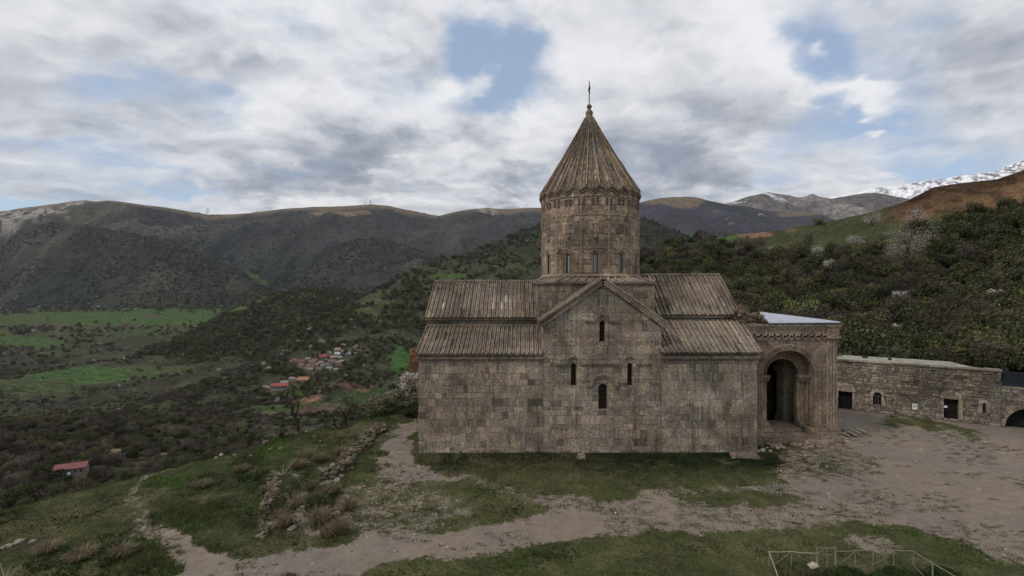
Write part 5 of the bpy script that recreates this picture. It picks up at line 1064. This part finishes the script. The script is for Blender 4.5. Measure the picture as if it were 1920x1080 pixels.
# blossoming trees one can point at
def blossom(px_, py_, w, lay, label, shape=0, seed=0, cols=WHITE, loc=None, n=900, leafsize=.1, cat='tree', name='blossom_tree'):
    b = loc or on(lay, px_, py_+w*.42); r = w*b.y/FPX/2*1.12; t = thing(name, label, cat, tuple(b)); m = MB(); twigs(m, b-Vector((0,0,.3)), r*1.15, .9, 7, r*.035, seed, (1.2,1.1,1), 2); m.build('trunk', MAT_BARK, t)
    V, Q, C = leaves(n, lobeset(r, seed, 9, .8 if not shape else 1.3, .8 if not shape else 1.2), leafsize, cols, seed, shell=.35); o = npmesh('crown', V, Q, MAT_BLOSSOM if cols is WHITE else MAT_LEAF, C); o.parent = t; return t
BT = [(1700,455,84,'large pale blossoming tree, biggest on the hillside to the right',0),(1636,411,34,'white blossoming tree just below the brown hilltop',0),(1720,405,42,'leaning white blossoming tree beside the brown slope',0),(1606,450,28,'round whitish tree in the green meadow',0),(1447,468,15,'small round white tree left in the meadow',0),(1556,503,20,'narrow upright blossoming tree halfway down the hill',1),(1692,556,30,'flat topped white blossoming bush among dark shrubs',0),
      (1600,572,24,'pinkish blossoming tree right above the porch corner',0),(1634,580,30,'white blossoming tree low on slope right of the porch',0),(1672,618,32,'thin pinkish blossoming tree lowest on the slope',0),(1530,471,30,'grey white bush at the meadow foot',0),(1870,550,24,'faint white flowering bush near the right edge',0),(1592,603,22,'sparse pink blossoming bush beside the porch capital',0)]
for i, (a, b, w, lb, s) in enumerate(BT): blossom(a, b, w, 'slope', lb, s, 500+i, WHITE if w < 80 else [(.34,.30,.275),(.27,.225,.21),(.40,.35,.33),(.14,.12,.10)], None, int(500+w*26), .13 if w > 40 else .14)
# trees beside the church on the left
def yard_tree(px_, Y, top, w, label, cols, seed, name='blossom_tree', n=2600, ls=.09, z0=None):
    X = (px_-960)/FPX*Y; zg = float(height(np.array([X]), np.array([Y]))[0]); zt = EYE-(top-540)/FPX*Y; h = zt-zg; r = w*Y/FPX/2
    t = thing(name, label, 'tree', (X, Y, zg)); m = MB(); twigs(m, (X, Y, zg-.2), h*.8, .8, 8, .09, seed, (1.1,1,.9), 3); m.build('trunk', MAT_BARK, t)
    lb = [(X, Y, zg+h*.55, r*.9, h/(2.3*r))]; g = random.Random(seed)
    for k in range(11): a = g.uniform(0, 6.28); q = r*g.uniform(.3,.9); lb.append((X+q*math.cos(a), Y+q*math.sin(a), zg+h*g.uniform(.3,.88), r*g.uniform(.25,.45), 1))
    V, Q, C = leaves(n, lb, ls, cols, seed, shell=.2); keep = (V.reshape(-1, 4, 3)[:, 0, 2] > zg+.2) & (V.reshape(-1, 4, 3)[:, :, 0].max(1) < (XL-.15 if Y < 52 else 99)); V = V.reshape(-1, 4, 3)[keep].reshape(-1, 3); C = C.reshape(-1, 4, 3)[keep].reshape(-1, 3)
    o = npmesh('crown', V, np.arange(len(V)).reshape(-1, 4), MAT_BLOSSOM if cols is WHITE else MAT_LEAF, C); o.parent = t; o.matrix_parent_inverse = inv(t)
yard_tree(768, 53, 692, 44, 'white blossoming tree tight against the left corner of the church', WHITE, 601, n=1500)
yard_tree(748, 50, 728, 62, 'olive bush with white flowers left of the church corner', [(.15,.14,.085),(.12,.115,.06),(.3,.28,.22)], 602, 'flowering_bush', 2600)
yard_tree(722, 47, 742, 46, 'greyish green bush at the head of the ruined wall', [(.12,.115,.07),(.09,.09,.05)], 603, 'bush', 1900)
yard_tree(770, 46, 765, 40, 'dark green bush in the shade of the church side', DARKG, 604, 'bush', 1800)
yard_tree(712, 52, 738, 50, 'spreading grey green bush farthest left of the church bushes', [(.11,.105,.07),(.09,.085,.055),(.16,.15,.11)], 606, 'bush', 2000)
yard_tree(690, 47, 775, 34, 'low dark bush on the terrace edge left of the path', DARKG+OLIVE, 605, 'bush', 1400)
# bare trees on the terrace edge
def bare_tree(px_, Y, top, label, seed, n=4, lean=0, rad=.09):
    X = (px_-960)/FPX*Y; zg = float(height(np.array([X]), np.array([Y]))[0]); h = EYE-(top-540)/FPX*Y-zg; t = thing('bare_tree', label, 'tree', (X, Y, zg)); m = MB(); g = random.Random(seed)
    def br(q, d, L, r, lev):
        pts = [q]; rr = [r]; K = 5
        for k in range(K): d = (d+Vector((g.uniform(-.35,.35), g.uniform(-.3,.3), g.uniform(-.1,.2)))).normalized(); q = q+d*L/K; pts.append(q.copy()); rr.append(r*(1-.7*(k+1)/K)+.012)
        mm = m if lev == 0 else b_; mm.tube(pts, rr, 5)
        if lev < 3:
            for _ in range(n if lev == 0 else 3): k = g.randint(1, K); w = g.uniform(0, 6.28); br(pts[k], (d*.7+Vector((math.cos(w)*.9, math.sin(w)*.5, .35))).normalized(), L*g.uniform(.4,.7), rr[k]*.75, lev+1)
    b_ = MB(); br(Vector((X, Y, zg-.3)), Vector((lean, 0, 1)).normalized(), h*.62, rad, 0); m.build('trunk', MAT_BARK, t); b_.build('branches', MAT_BARK, t)
bare_tree(562, 41.5, 728, 'black leafless tree with crooked forked branches at the terrace edge', 700, 5, 0, .15)
bare_tree(536, 41.0, 790, 'small black leafless sapling left of the forked bare tree', 703, 3, -.5, .05)
bare_tree(628, 43.5, 745, 'dark bare stem leaning right over the valley edge', 705, 2, .75, .13)
bare_tree(652, 45.5, 735, 'thin leafless tree between leaning stem and bushes', 709, 4, 0, .06)
bare_tree(468, 52, 820, 'brown leafless tree just below the terrace edge', 711, 6, .1, .05)
bare_tree(40, 46, 800, 'bare brown tree at the far left edge', 713, 6, .1, .05)
# ---------------------------------------------------------------- grass
def nval(X, Y): return np.clip(1-dirt_at(X, Y)*1.15, 0, 1)
def blades(name, n, xr, yr, hgt, wid, cols, keepf, seed, label, nb=3):
    g = np.random.default_rng(seed); X = g.uniform(*xr, n); Y = yr[0]+(yr[1]-yr[0])*g.random(n)**1.35; k = keepf(X, Y, g) & (np.abs(X/Y) < 1.3); X, Y = X[k], Y[k]; k = ~((X > XL-.1) & (X < 28) & (Y > 35.95)) ; X, Y = X[k], Y[k]; Z = height(X, Y); n = len(X)
    L_ = np.clip(sst(30.5, 34.5, Y)*sst(XL-2, XL+2, X)*sst(27, 22, X)+sst(-9,-13,X)*.6*(fbm(X*.3, Y*.3, 50, 3) > .5)+sst(12,12.6,X)*sst(20.4,19.8,X)*sst(21.2,20.9,Y)*1.3, 0, 1.3)
    Vs, Cs = [], []
    for b in range(nb):
        a = g.random(n)*6.28; h = hgt*(.5+g.random(n))*(1+.8*L_); w = wid*(.7+.6*g.random(n)); ox = g.normal(size=n)*.03; oy = g.normal(size=n)*.03; le = h*g.uniform(.2,.9,n)
        p0 = np.stack([X+ox-np.cos(a)*w, Y+oy-np.sin(a)*w, Z-.01], 1); p1 = np.stack([X+ox+np.cos(a)*w, Y+oy+np.sin(a)*w, Z-.01], 1); l2 = g.random(n)*6.28; p2 = np.stack([X+ox+np.cos(l2)*le, Y+oy+np.sin(l2)*le, Z+h], 1)
        Vs.append(np.stack([p0, p1, p2], 1)); ci = np.array(cols)[g.integers(0, len(cols), n)]*(.7+.6*g.random(n))[:, None]; pt = fbm(X*.35, Y*.35, 63, 5)+.5*(fbm(X*1.6, Y*1.6, 64, 3)-.5); ci = ci*(.42+1.1*sst(.3,.7,pt))[:, None]; dr = sst(.52,.68,fbm(X*.5+9, Y*.5, 65, 4))[:, None]*.7; ci = ci*(1-dr)+np.array((.105,.085,.045))*dr; lf = sst(-8, -13, X)[:, None]; ci = ci*(1+lf*np.array((.10,.22,.05))); D_ = np.clip(L_*np.where(X < -8.5, .35, 1), 0, 1)[:, None]; ci = ci*(1-D_)+np.array((.015,.027,.008))*D_*(.6+.8*g.random(n))[:, None]; Cs.append(np.repeat(ci[:, None], 3, 1))
    V = np.concatenate(Vs).reshape(-1, 3); C = np.concatenate(Cs).reshape(-1, 3); o = npmesh(name, V, np.arange(len(V)).reshape(-1, 3), MAT_GRASS, C); return tag(o, label, 'grass', kind='stuff')
GC = [(.052,.084,.020),(.040,.075,.016),(.070,.085,.026),(.10,.09,.04),(.034,.064,.014)]
def kp(X, Y, g): nn = fbm(X*1.2, Y*1.2, 55, 4); n2_ = sst(.36, .6, fbm(X*.28, Y*.28, 56, 4)); return (nval(X, Y)**1.5*(.1+1.3*nn)*(.45+.55*n2_) > g.random(len(X))) & ((edge_x(Y)-X) < 8)
blades('grass', 330000, (-48, 44), (17, 60), .055, .016, GC, kp, 801, 'short green grass covering the yard and terrace in worn patches')
def kt(X, Y, g): c = fbm(X*.45, Y*.45, 58, 4); return ((X < -9) & (c > .52) & (g.random(len(X)) < .8) | (c > .6) & (g.random(len(X)) < .5)) & (nval(X, Y) > .6) & ((edge_x(Y)-X) < 10)
blades('tall_grass', 150000, (-48, 40), (18, 56), .17, .02, [(.040,.082,.017),(.055,.095,.022),(.12,.11,.055),(.032,.065,.014)], kt, 803, 'longer tufted weeds on the uneven terrace left of the church')
# small weed tufts and pebbles scattered over the gravel
g = np.random.default_rng(91); n = 5200; X = g.uniform(-14, 42, n); Y = g.uniform(20, 44, n); dd = dirt_at(X, Y); k = (dd > .25) & (fbm(X*.35, Y*.5, 92, 4)+.25*(1-dd) > .50+.12*g.random(n)) & ~((X > XL-.1) & (X < 28) & (Y > 35.9)); X, Y = X[k], Y[k]
Xa = np.repeat(X, 26)+g.normal(size=len(X)*26)*np.repeat(g.uniform(.05,.2,len(X)), 26)*1.3; Ya = np.repeat(Y, 26)+g.normal(size=len(X)*26)*np.repeat(g.uniform(.03,.1,len(X)), 26); Za = height(Xa, Ya); n = len(Xa); a = g.random(n)*6.28; w = .014; h = .03+.05*g.random(n); le = .05*g.random(n)
V = np.stack([np.stack([Xa-np.cos(a)*w, Ya-np.sin(a)*w, Za-.005], 1), np.stack([Xa+np.cos(a)*w, Ya+np.sin(a)*w, Za-.005], 1), np.stack([Xa+np.sin(a)*le, Ya+np.cos(a)*le, Za+h], 1)], 1).reshape(-1, 3); C = np.repeat(np.array([(.034,.046,.015),(.05,.055,.02),(.065,.055,.03)])[g.integers(0, 3, n)], 3, 0)
tag(npmesh('weeds', V, np.arange(len(V)).reshape(-1, 3), MAT_GRASS, C), 'tiny dark weed tufts growing through the gravel of the yard', 'weeds', kind='stuff')
m = MB()
for k in range(1500):
    x = rnd.uniform(-14, 42); y = 20+24*rnd.random()**1.4; 
    if dirt_at(np.array([x]), np.array([y]))[0] < .45 or (XL-.1 < x < 28 and y > 35.9): continue
    s = rnd.choice((.03,.04,.05,.05,.07,.11)); z = float(height(np.array([x]), np.array([y]))[0]); m.rock((x,y,z+s*.1), s*1.4, s, s*.6, rnd.choice([(.30,.26,.22),(.22,.18,.15),(.40,.37,.33),(.14,.12,.105)]), rnd.random()*6)
tag(m.build('gravel', MAT_ROCK), 'loose pebbles and small stones strewn over the dirt track and yard', 'gravel', kind='stuff')
# dry tussocks beside the ruined walls
def tussock(px_, py_, r, h, seed, label, col=((.20,.16,.10),(.16,.13,.085),(.25,.20,.13),(.11,.10,.055))):
    b = gnd(px_, py_); b.z = float(height(np.array([b.x]), np.array([b.y]))[0]); g = random.Random(seed); m = MB()
    for k in range(330):
        a = g.uniform(0, 6.28); q = r*g.random()**.7*.45; p0 = b+Vector((q*math.cos(a), q*math.sin(a), 0)); a2 = a+g.uniform(-.7,.7); L = h*g.uniform(.5,1.1); sp = g.uniform(.25,1.0)*r*.8; p1 = p0+Vector((math.cos(a2)*sp*.4, math.sin(a2)*sp*.4, L*.65)); p2 = p0+Vector((math.cos(a2)*sp, math.sin(a2)*sp, L*g.uniform(.55,.95))); w = Vector((-math.sin(a2), math.cos(a2), 0))*.012; c = tuple(x*g.uniform(.8,1.2) for x in g.choice(col))
        m.quad(p0-w, p0+w, p1+w*.8, p1-w*.8, c); m.face([p1-w*.8, p1+w*.8, p2], c)
    tag(m.build('grass_tussock', MAT_GRASS), label, 'tussock', 'dry tussocks along the ruined walls')
TS = [(668,838,.6,.5,'small dry tussock on top of the ruined wall'),(575,860,1.0,.7,'spreading dry tussock between ruined wall and terrace grass'),(535,985,.7,.6,'dry tussock in the hollow between the wall stubs'),(615,1005,.7,.7,'tussock closest to the gravel path edge'),(700,815,.6,.5,'brown tussock at the upper end of the ruined wall'),(500,925,.6,.5,'brown tussock left of the thin wall stub'),(230,1040,.8,.5,'dry tussock beside the lower left footpath'),(90,1030,.8,.5,'dry tussock near the corner stones'),(600,985,1.1,1.0,'broad straw coloured tussock, fullest of those by the ruined wall end'),(640,1000,.8,.9,'green and straw tussock touching the gravel path'),(655,955,.7,.8,'straw tussock right of the ruined wall end'),(560,935,.9,.8,'dry tussock between the two wall stubs'),(585,905,.8,.7,'dry tussock against the broken wall side'),(560,880,.9,.7,'pale dry tussock uphill of the reddish soil'),(600,865,.8,.7,'dry tussock beside middle of the ruined wall'),(640,850,.8,.6,'dry tussock near the upper ruined wall'),(520,955,.7,.7,'dry tussock on the left wall stub'),(150,1045,.9,.6,'low dry tussock at the lower left path side'),(380,905,.8,.5,'flattened dry tussock in the green terrace'),(455,880,.7,.45,'small dry tussock in the terrace grass'),(625,925,.7,.7,'brown tussock at the foot of fallen stones')]
for i, (a, b, r, h, lb) in enumerate(TS): tussock(a, b, r, h, 900+i, lb)
m = MB(); b = gnd(520, 893)
for k in range(16): a = -2.6+k*.11; m.tube([b+Vector((.4,0,.05)), b+Vector((.4+.6*math.cos(a),.25*math.sin(k),.1+.12*k/4)), b+Vector((.4+1.35*math.cos(a),.4*math.sin(k),.15+.07*k))], [.02,.013,.006], 5)
tag(m.build('fallen_branch', MAT_TWIG), 'bleached fallen branch spread like a fan on the terrace', 'branch')
m = MB(); b = gnd(10, 1090)
for k in range(9): m.tube([b, b+Vector((.25*math.sin(k*2.1),.1,.35)), b+Vector((.55*math.sin(k*2.1)+.1,.15,.5+.03*k))], [.02,.014,.006], 5)
tag(m.build('fallen_branch', MAT_TWIG), 'pale forked twigs at the lower left corner', 'branch')
# ruined walls
def ruin(name, pts, wid, hgt, label, seed, courses=3):
    g = random.Random(seed); m = MB()
    for (a, b) in zip(pts, pts[1:]):
        A, B = gnd(*a), gnd(*b); L = (B-A).length; t = (B-A).normalized(); s = Vector((-t.y, t.x, 0)); K = int(L/.33)
        for k in range(K):
            c = A+t*(k+.5)*L/K; zg = float(height(np.array([c.x]), np.array([c.y]))[0])
            for j in range(3):
                for z in range(courses):
                    if z == courses-1 and g.random() < .35: continue
                    q = c+s*((j-1)*wid*.36+g.uniform(-.12,.12)+.25*math.sin(k*.5))+t*g.uniform(-.1,.1); cc = g.choice([(.135,.105,.08),(.11,.088,.068),(.17,.135,.10),(.09,.078,.052),(.065,.066,.035)]); f = g.uniform(.7,1.2)
                    m.rock((q.x, q.y, zg+hgt*(z+.35)/courses+g.uniform(-.03,.03)), g.uniform(.2,.62), g.uniform(.2,.5), hgt/courses*g.uniform(.9,1.5), tuple(x*f for x in cc), g.uniform(-.3,.3))
    tag(m.build(name, MAT_ROCK), label, 'wall')
ruin('ruined_wall', [(716,800),(690,825),(655,862),(618,903)], 1.0, .5, 'low ruined stone wall running down the terrace toward the gravel path', 31)
ruin('ruined_wall', [(622,958),(600,985)], .8, .4, 'short broken wall stub with fallen stones near the path', 32)
ruin('ruined_wall', [(512,905),(505,955),(500,1005)], .5, .28, 'thin crumbling wall stub left of the dry tussocks', 33, 2)
# loose stones
stone_me = []
for k in range(4): m = MB(); m.rock((0,0,.25), 1, .8, .6, [(.24,.22,.18),(.21,.17,.14),(.29,.27,.23),(.18,.15,.12)][k]); o = m.build('stone', MAT_ROCK); stone_me.append(o.data); bpy.data.objects.remove(o)
ST = [(455,817,.5),(470,822,.4),(487,815,.45),(520,808,.5),(542,806,.6),(556,812,.4),(575,810,.35),(590,818,.4),(600,828,.3),(498,826,.6),(415,838,.4),(440,846,.35),(405,850,.3),(525,846,.35),(470,855,.3),(508,845,.45),(35,1007,.5),(62,1010,.4),(12,1015,.4),(548,991,.5),(632,905,.55),(640,897,.4),(600,1000,.4),(660,880,.35),(1430,846,.5),(1445,847,.35),(740,1034,.16),(1180,905,.12),(1560,838,.3),(1300,1018,.1)]
for i, (a, b, s) in enumerate(ST):
    q = gnd(a, b); q.z = float(height(np.array([q.x]), np.array([q.y]))[0]); o = bpy.data.objects.new('stone', stone_me[i % 4]); COL.objects.link(o); o.location = q-Vector((0,0,.05*s)); o.scale = (s*rnd.uniform(.8,1.3), s, s*rnd.uniform(.5,.9)); o.rotation_euler.z = rnd.uniform(0,6)
    w = 'pale stone on the far rim of the terrace' if b < 830 else ('stone lying in the terrace grass' if b < 870 and a < 600 else ('stone at the lower left corner' if a < 100 else ('loose stone by the ruined walls' if a < 700 else ('rubble stone between church and porch' if 1400 < a < 1500 else 'small stone on the gravel yard'))))
    tag(o, w+(' , larger' if 0 else ''), 'stone', 'loose stones')
m = MB(); q = gnd(1395, 857); m.hexa([(q.x-1.05,q.y-.3,0),(q.x+1.05,q.y-.35,0),(q.x+1.0,q.y+.5,0),(q.x-.95,q.y+.45,0),(q.x-1.0,q.y-.25,.24),(q.x+1.0,q.y-.3,.22),(q.x+.95,q.y+.45,.26),(q.x-.9,q.y+.4,.27)], (.24,.20,.165)); tag(m.build('stone_slab', MAT_STONE), 'long flat stone slab lying at the right corner of the church wall', 'slab')
m = MB(); q = gnd(1090, 860); m.hexa([(q.x-.36,q.y-.1,0),(q.x+.34,q.y-.1,0),(q.x+.3,q.y+.3,0),(q.x-.3,q.y+.3,0),(q.x-.3,q.y-.05,.34),(q.x+.24,q.y-.05,.36),(q.x+.22,q.y+.22,.36),(q.x-.26,q.y+.22,.33)], (.22,.185,.155)); tag(m.build('stone_block', MAT_STONE), 'small squared stone block standing in the grass before the church wall', 'stone')
m = MB()
for k in range(46):
    x = rnd.uniform(20.0, 27.6); y = rnd.uniform(36.9, 38.0)-.02*(x-20); s = rnd.uniform(.12,.5); m.rock((x,y,.05), s*1.3, s, s*.5, stone_col(PAL_PORCH, .5, 1.0), rnd.random()*3)
o = m.build('rubble', MAT_ROCK); tag(o, 'strip of broken stone rubble at the foot of the porch plinth', 'rubble', kind='stuff')
# planks beside the porch
for i, (a, b, c, d) in enumerate([(1578,811,1592,818),(1590,810,1606,818),(1597,808,1613,815),(1604,806,1622,813),(1577,818,1590,823)]):
    m = MB(); A, B = gnd(a, b, .1), gnd(c, d, .1); hh = .08+.05*i if i < 4 else .05; m.bar(A+Vector((0,0,hh-.06)), B+Vector((0,0,hh-.06)), .3, .05); tag(m.build('plank', MAT_TWIG), ['grey plank nearest the porch corner in the plank heap','second plank from the porch corner','third plank, slightly raised, in the plank heap','topmost outer plank of the heap by the porch','single short plank lying apart before the plank heap'][i], 'plank')
# ---------------------------------------------------------------- pole fence round the pit
def fp(x, y): return 1400+x/3.692, 800+y/3.692
MAT_FENCE = simple('weathered_pole', (.21,.185,.15), .9, .4, 14)
fence = thing('pole_fence', 'rough fence of thin peeled poles around the sunken pit at the lower right', 'fence', tuple(gnd(1535, 1061)))
FY = 21.3
posts = [(157,865,965),(308,870,960),(490,838,965),(555,840,955),(614,840,960),(750,862,925),(877,853,950),(1018,858,960),(1155,860,960)]
tops = {}
for i, (x, t, b) in enumerate(posts):
    ax, ay = fp(x, t); bx_, by_ = fp(x+rnd.uniform(-3,3), 968); A = P(ax, ay, FY); B = Vector(P(bx_, by_, FY)); B.z = -.4; tops[i] = A; m = MB(); m.tube([B, B.lerp(A, .5)+Vector((rnd.uniform(-.02,.02),0,0)), A+Vector((0,0,.04))], [.045,.04,.035] if i in (2,4) else [.024,.022,.018], 6); m.build('post', MAT_FENCE, fence)
def pole(pts, r=.022, mat=MAT_FENCE, nm='rail'): m = MB(); r *= .75; m.tube([Vector(q) for q in pts], r, 6); m.build(nm, mat, fence)
f2 = lambda x, y, Y=FY-.05: P(*fp(x, y), Y)
pole([f2(150,866), f2(230,868), f2(300,864), f2(390,874), f2(484,876)], .027, MAT_TWIG); pole([f2(484,838), f2(555,842), f2(622,840)], .022); pole([f2(612,862), f2(690,864), f2(750,858)], .022); pole([f2(745,858), f2(880,852), f2(1020,857), f2(1155,861)], .024); pole([f2(496,875), f2(530,850)], .015)
pole([f2(1148,860), f2(1285,945,20.4), f2(1440,1034,19.4), f2(1700,1180,17.8)], .028); pole([f2(155,868), f2(185,950,20.6), f2(215,1034,19.9), f2(260,1160,18.9)], .03, MAT_TWIG)
for a in (((300,872),(160,970)), ((312,874),(450,945)), ((748,865),(640,948)), ((758,868),(880,950)), ((975,893),(885,950)), ((1026,865),(1160,962)), ((525,883),(590,886))): pole([f2(*a[0]), f2((a[0][0]+a[1][0])/2+4, (a[0][1]+a[1][1])/2+3), f2(*a[1])], .014, MAT_FENCE, 'brace')
pole([f2(1160,962,21), f2(1225,1034,20.2), f2(1290,1110,19.4)], .016, MAT_FENCE, 'brace')
for x, Y, t in ((1287,20.4,945),(1430,19.5,1030)):
    A = P(*fp(x, t), Y); m = MB(); m.tube([(A.x, A.y, -.9), tuple(A)], .03, 6); m.build('post', MAT_FENCE, fence)
m = MB(); q = gnd(1525, 1062); m.rock((q.x,q.y,.03), .5,.3,.25, (.42,.36,.28)); tag(m.build('stone', MAT_ROCK), 'pale stone at the left gate post of the pole fence', 'stone')
V, Q, C = leaves(5200, [(14+k*.72, 20.1+.25*(k % 3), -.55, .62, .6) for k in range(9)], .055, [(.045,.075,.02),(.035,.06,.018),(.06,.09,.03)], 77, shell=.3)
tag(npmesh('pit_weeds', V, Q, MAT_LEAF, C), 'dark leafy weeds growing inside the fenced pit', 'weeds', kind='stuff')
# tufts on the flat roof
for i, (a, b, w) in enumerate([(1574,664,9),(1590,661,12),(1622,668,9),(1668,672,5)]):
    Y = (EYE-LT-.2)*FPX/(b+3-540); q = P(a, b+3, Y); V, Q, C = leaves(160, [(q.x, q.y, q.z+.1, w*Y/FPX/2, .7)], .07, GREENS+YEL, 60+i); tag(npmesh('roof_plant', V, Q, MAT_LEAF, C), ['dark green tuft on the grey roof beside the porch shafts','yellowish bush, tallest on the grey flat roof','low green tuft right of the yellowish roof bush','tiny green tuft farthest right on the grey roof'][i], 'plant')
# brick stub left of the church
m = MB(); ashlar(m, rects(-13.1, -11.6, -2, 5.2, .3, .45), lambda u, v, d: (u, 58-d, v), [(.24,.12,.08),(.2,.1,.07),(.27,.15,.1)], rough=.01); m.box(-13.1,-11.6,58.02,59.2,-3,5.1,(.2,.11,.08)); tag(m.build('brick_pier', MAT_RUBBLE), 'reddish brick stub of masonry showing behind the left church corner', 'wall')
# thin stake on the hill
q = on('slope', 1504, 592); m = MB(); m.tube([q, q+Vector((-1.0,0,2.4))], .05, 5); tag(m.build('wooden_stake', MAT_TWIG), 'leaning wooden stake on the slope above the porch roof', 'stake')
# ---------------------------------------------------------------- village
RED = (.26,.075,.065); RUST = (.17,.085,.07); GREY = (.20,.20,.195); WHT = (.42,.42,.45); PINK = (.28,.19,.175); ORG = (.30,.15,.09); BRW = (.17,.11,.085)
names = {RED:'bright red',RUST:'rust brown',GREY:'grey',WHT:'white metal',PINK:'pale pink',ORG:'orange',BRW:'dark brown'}
HS = [(1170,255,12,RED),(1185,228,8,RED),(1330,262,13,PINK),(1400,215,11,WHT),(1380,150,11,PINK),(1450,155,9,RUST),(1500,185,10,GREY),(1560,200,9,GREY),(1240,235,8,RUST),(930,285,9,GREY),(1040,305,10,RUST),(1000,340,11,BRW),(850,320,11,RUST),(760,310,10,RUST),(840,372,12,RUST),(950,365,9,RUST),(1062,368,9,PINK),(1195,305,8,GREY),(1210,362,11,RUST),(1310,318,12,BRW),(1395,330,9,PINK),(1470,325,9,GREY),(1435,362,9,RUST),(945,402,9,BRW),(1110,430,10,BRW),(1255,430,11,GREY),(1350,432,8,PINK),(960,447,10,GREY),(900,425,8,RUST),(1120,335,8,GREY),(1160,378,8,GREY),(700,318,8,RUST),(1010,395,8,RUST),(1260,375,9,GREY),(1420,258,8,GREY),
      (870,612,19,ORG),(735,585,10,GREY),(600,640,13,GREY),(790,590,9,BRW),(520,715,29,RED),(435,688,7,GREY),(370,714,8,GREY),(300,699,8,GREY),(445,812,5,WHT),(690,575,8,BRW)]
def house(q, w, roofc, label, grp, seed, long=False, yaw=None):
    g = random.Random(seed); d = w*(.42 if long else .75); h = min(w*.3, 5.5); t = thing('house', label, 'house', tuple(q), grp); ya = g.uniform(-.5,.5) if yaw is None else yaw; ca, sa = math.cos(ya), math.sin(ya)
    def T(x, y, z): return (q.x+x*ca-y*sa, q.y+x*sa+y*ca, q.z+z)
    m = MB(); m.hexa([T(-w/2,-d/2,-4),T(w/2,-d/2,-4),T(w/2,d/2,-4),T(-w/2,d/2,-4),T(-w/2,-d/2,h),T(w/2,-d/2,h),T(w/2,d/2,h),T(-w/2,d/2,h)], (.22,.20,.18)); m.face([T(-w/2,-d/2,h),T(-w/2,d/2,h),T(-w/2,0,h+d*.3)], (.22,.20,.18)); m.face([T(w/2,-d/2,h),T(w/2,d/2,h),T(w/2,0,h+d*.3)], (.22,.20,.18)); m.build('wall', MAT_PAINT, t)
    m = MB(); o = w*.05; e = .3
    for s in (-1, 1): m.hexa([T(-w/2-o,s*(d/2+o),h-.3),T(w/2+o,s*(d/2+o),h-.3),T(w/2+o,0,h+d*.32),T(-w/2-o,0,h+d*.32),T(-w/2-o,s*(d/2+o),h+e-.3),T(w/2+o,s*(d/2+o),h+e-.3),T(w/2+o,0,h+d*.32+e),T(-w/2-o,0,h+d*.32+e)], roofc)
    m.build('roof', MAT_PAINT, t)
    n = 5 if long else 2
    for k in range(n): m = MB(); x = -w/2+w*(k+.7)/(n+.4); m.hexa([T(x-w*.025,-d/2-.1,h*.35),T(x+w*.025,-d/2-.1,h*.35),T(x+w*.025,-d/2+.1,h*.35),T(x-w*.025,-d/2+.1,h*.35),T(x-w*.025,-d/2-.1,h*.7),T(x+w*.025,-d/2-.1,h*.7),T(x+w*.025,-d/2+.1,h*.7),T(x-w*.025,-d/2+.1,h*.7)]); m.build('window', MAT_DARK, t)
for i, (a, b, w, c) in enumerate(HS):
    q = on('hillside', 460+a/8, 640+b/8); cl = 'upper right end of the village' if a > 1340 and b < 260 else ('right side of the village' if a > 1250 and b < 450 else ('lower edge of the village' if 390 < b < 460 else ('middle of the village' if a > 980 and b < 460 else ('left side of the village' if b < 460 else 'small hamlet below the village'))))
    lb = {35:'orange roofed house, broadest at the right of the lower hamlet',39:'long low building with red roof and row of windows in the lower hamlet',0:'bright red roofed house in the middle of the village',2:'house with long pale pink roof right of the red roofed one'}.get(i, f'village house with {names[c]} roof at the {cl}')
    house(q, w*q.y/FPX, c, lb, 'houses of the valley village', i, w > 20, .08 if w > 20 else None)
q = on('valley', 137, 893); house(q, 44*q.y/FPX, (.21,.085,.09), 'long shed with dull red roof alone at the left below the terrace', None, 99, True, .45)
q2 = on('valley', 120, 899); house(q2, 16*q2.y/FPX, (.40,.48,.52), 'small shed with pale blue roof beside the long red shed', None, 98, False, .45)
# masts on the ridge
def lattice(px_, top, foot, w, label, seed):
    q = on('hills', px_, foot); h = (foot-top)*q.y/FPX+10; t = thing('mast', label, 'mast', tuple(q)); m = MB(); r = w*q.y/FPX/2
    for sx, sy in ((-1,-1),(1,-1),(1,1),(-1,1)): m.tube([q+Vector((sx*r,sy*r,-10)), q+Vector((sx*r*.2,sy*r*.2,h-10))], 1.0, 4)
    for k in range(6): a = r*(1-.8*k/6); z = h*k/6-10; m.bar(q+Vector((-a,-a,z)), q+Vector((a*.85,-a*.85,z+h/6)), .9); m.bar(q+Vector((a,-a,z)), q+Vector((-a*.85,-a*.85,z+h/6)), .9)
    m.build('tower', simple('galvanised_steel', (.32,.34,.37), .6, .1), t); m = MB()
    for z, a in ((.62, 1.1), (.82, .8)): m.bar(q+Vector((-r*a,0,h*z-10)), q+Vector((r*a,0,h*z-10)), 1.2)
    m.build('crossarm', MAT_BOARD, t)
lattice(391, 391, 403, 7, 'lattice power pylon on the saddle of the far ridge', 1)
lattice(695, 375, 384, 2.2, 'tall radio mast on the far hilltop', 2); lattice(683, 378, 385, 1.2, 'thin shorter mast left of the tall radio mast', 3)
# ---------------------------------------------------------------- air
m = MB(); m.box(-6500, 14500, -70, 9700, -330, 3600); hz = m.build('haze', bpy.data.materials.new('air'))
mt = hz.data.materials[0]; mt.use_nodes = True; nt = mt.node_tree; nt.nodes.clear(); pv = nt.nodes.new('ShaderNodeVolumePrincipled'); pv.inputs['Color'].default_value = (.72,.82,1,1); pv.inputs['Density'].default_value = HAZE; pv.inputs['Anisotropy'].default_value = .2; mo = nt.nodes.new('ShaderNodeOutputMaterial'); nt.links.new(pv.outputs[0], mo.inputs['Volume']); tag(hz, kind='stuff')
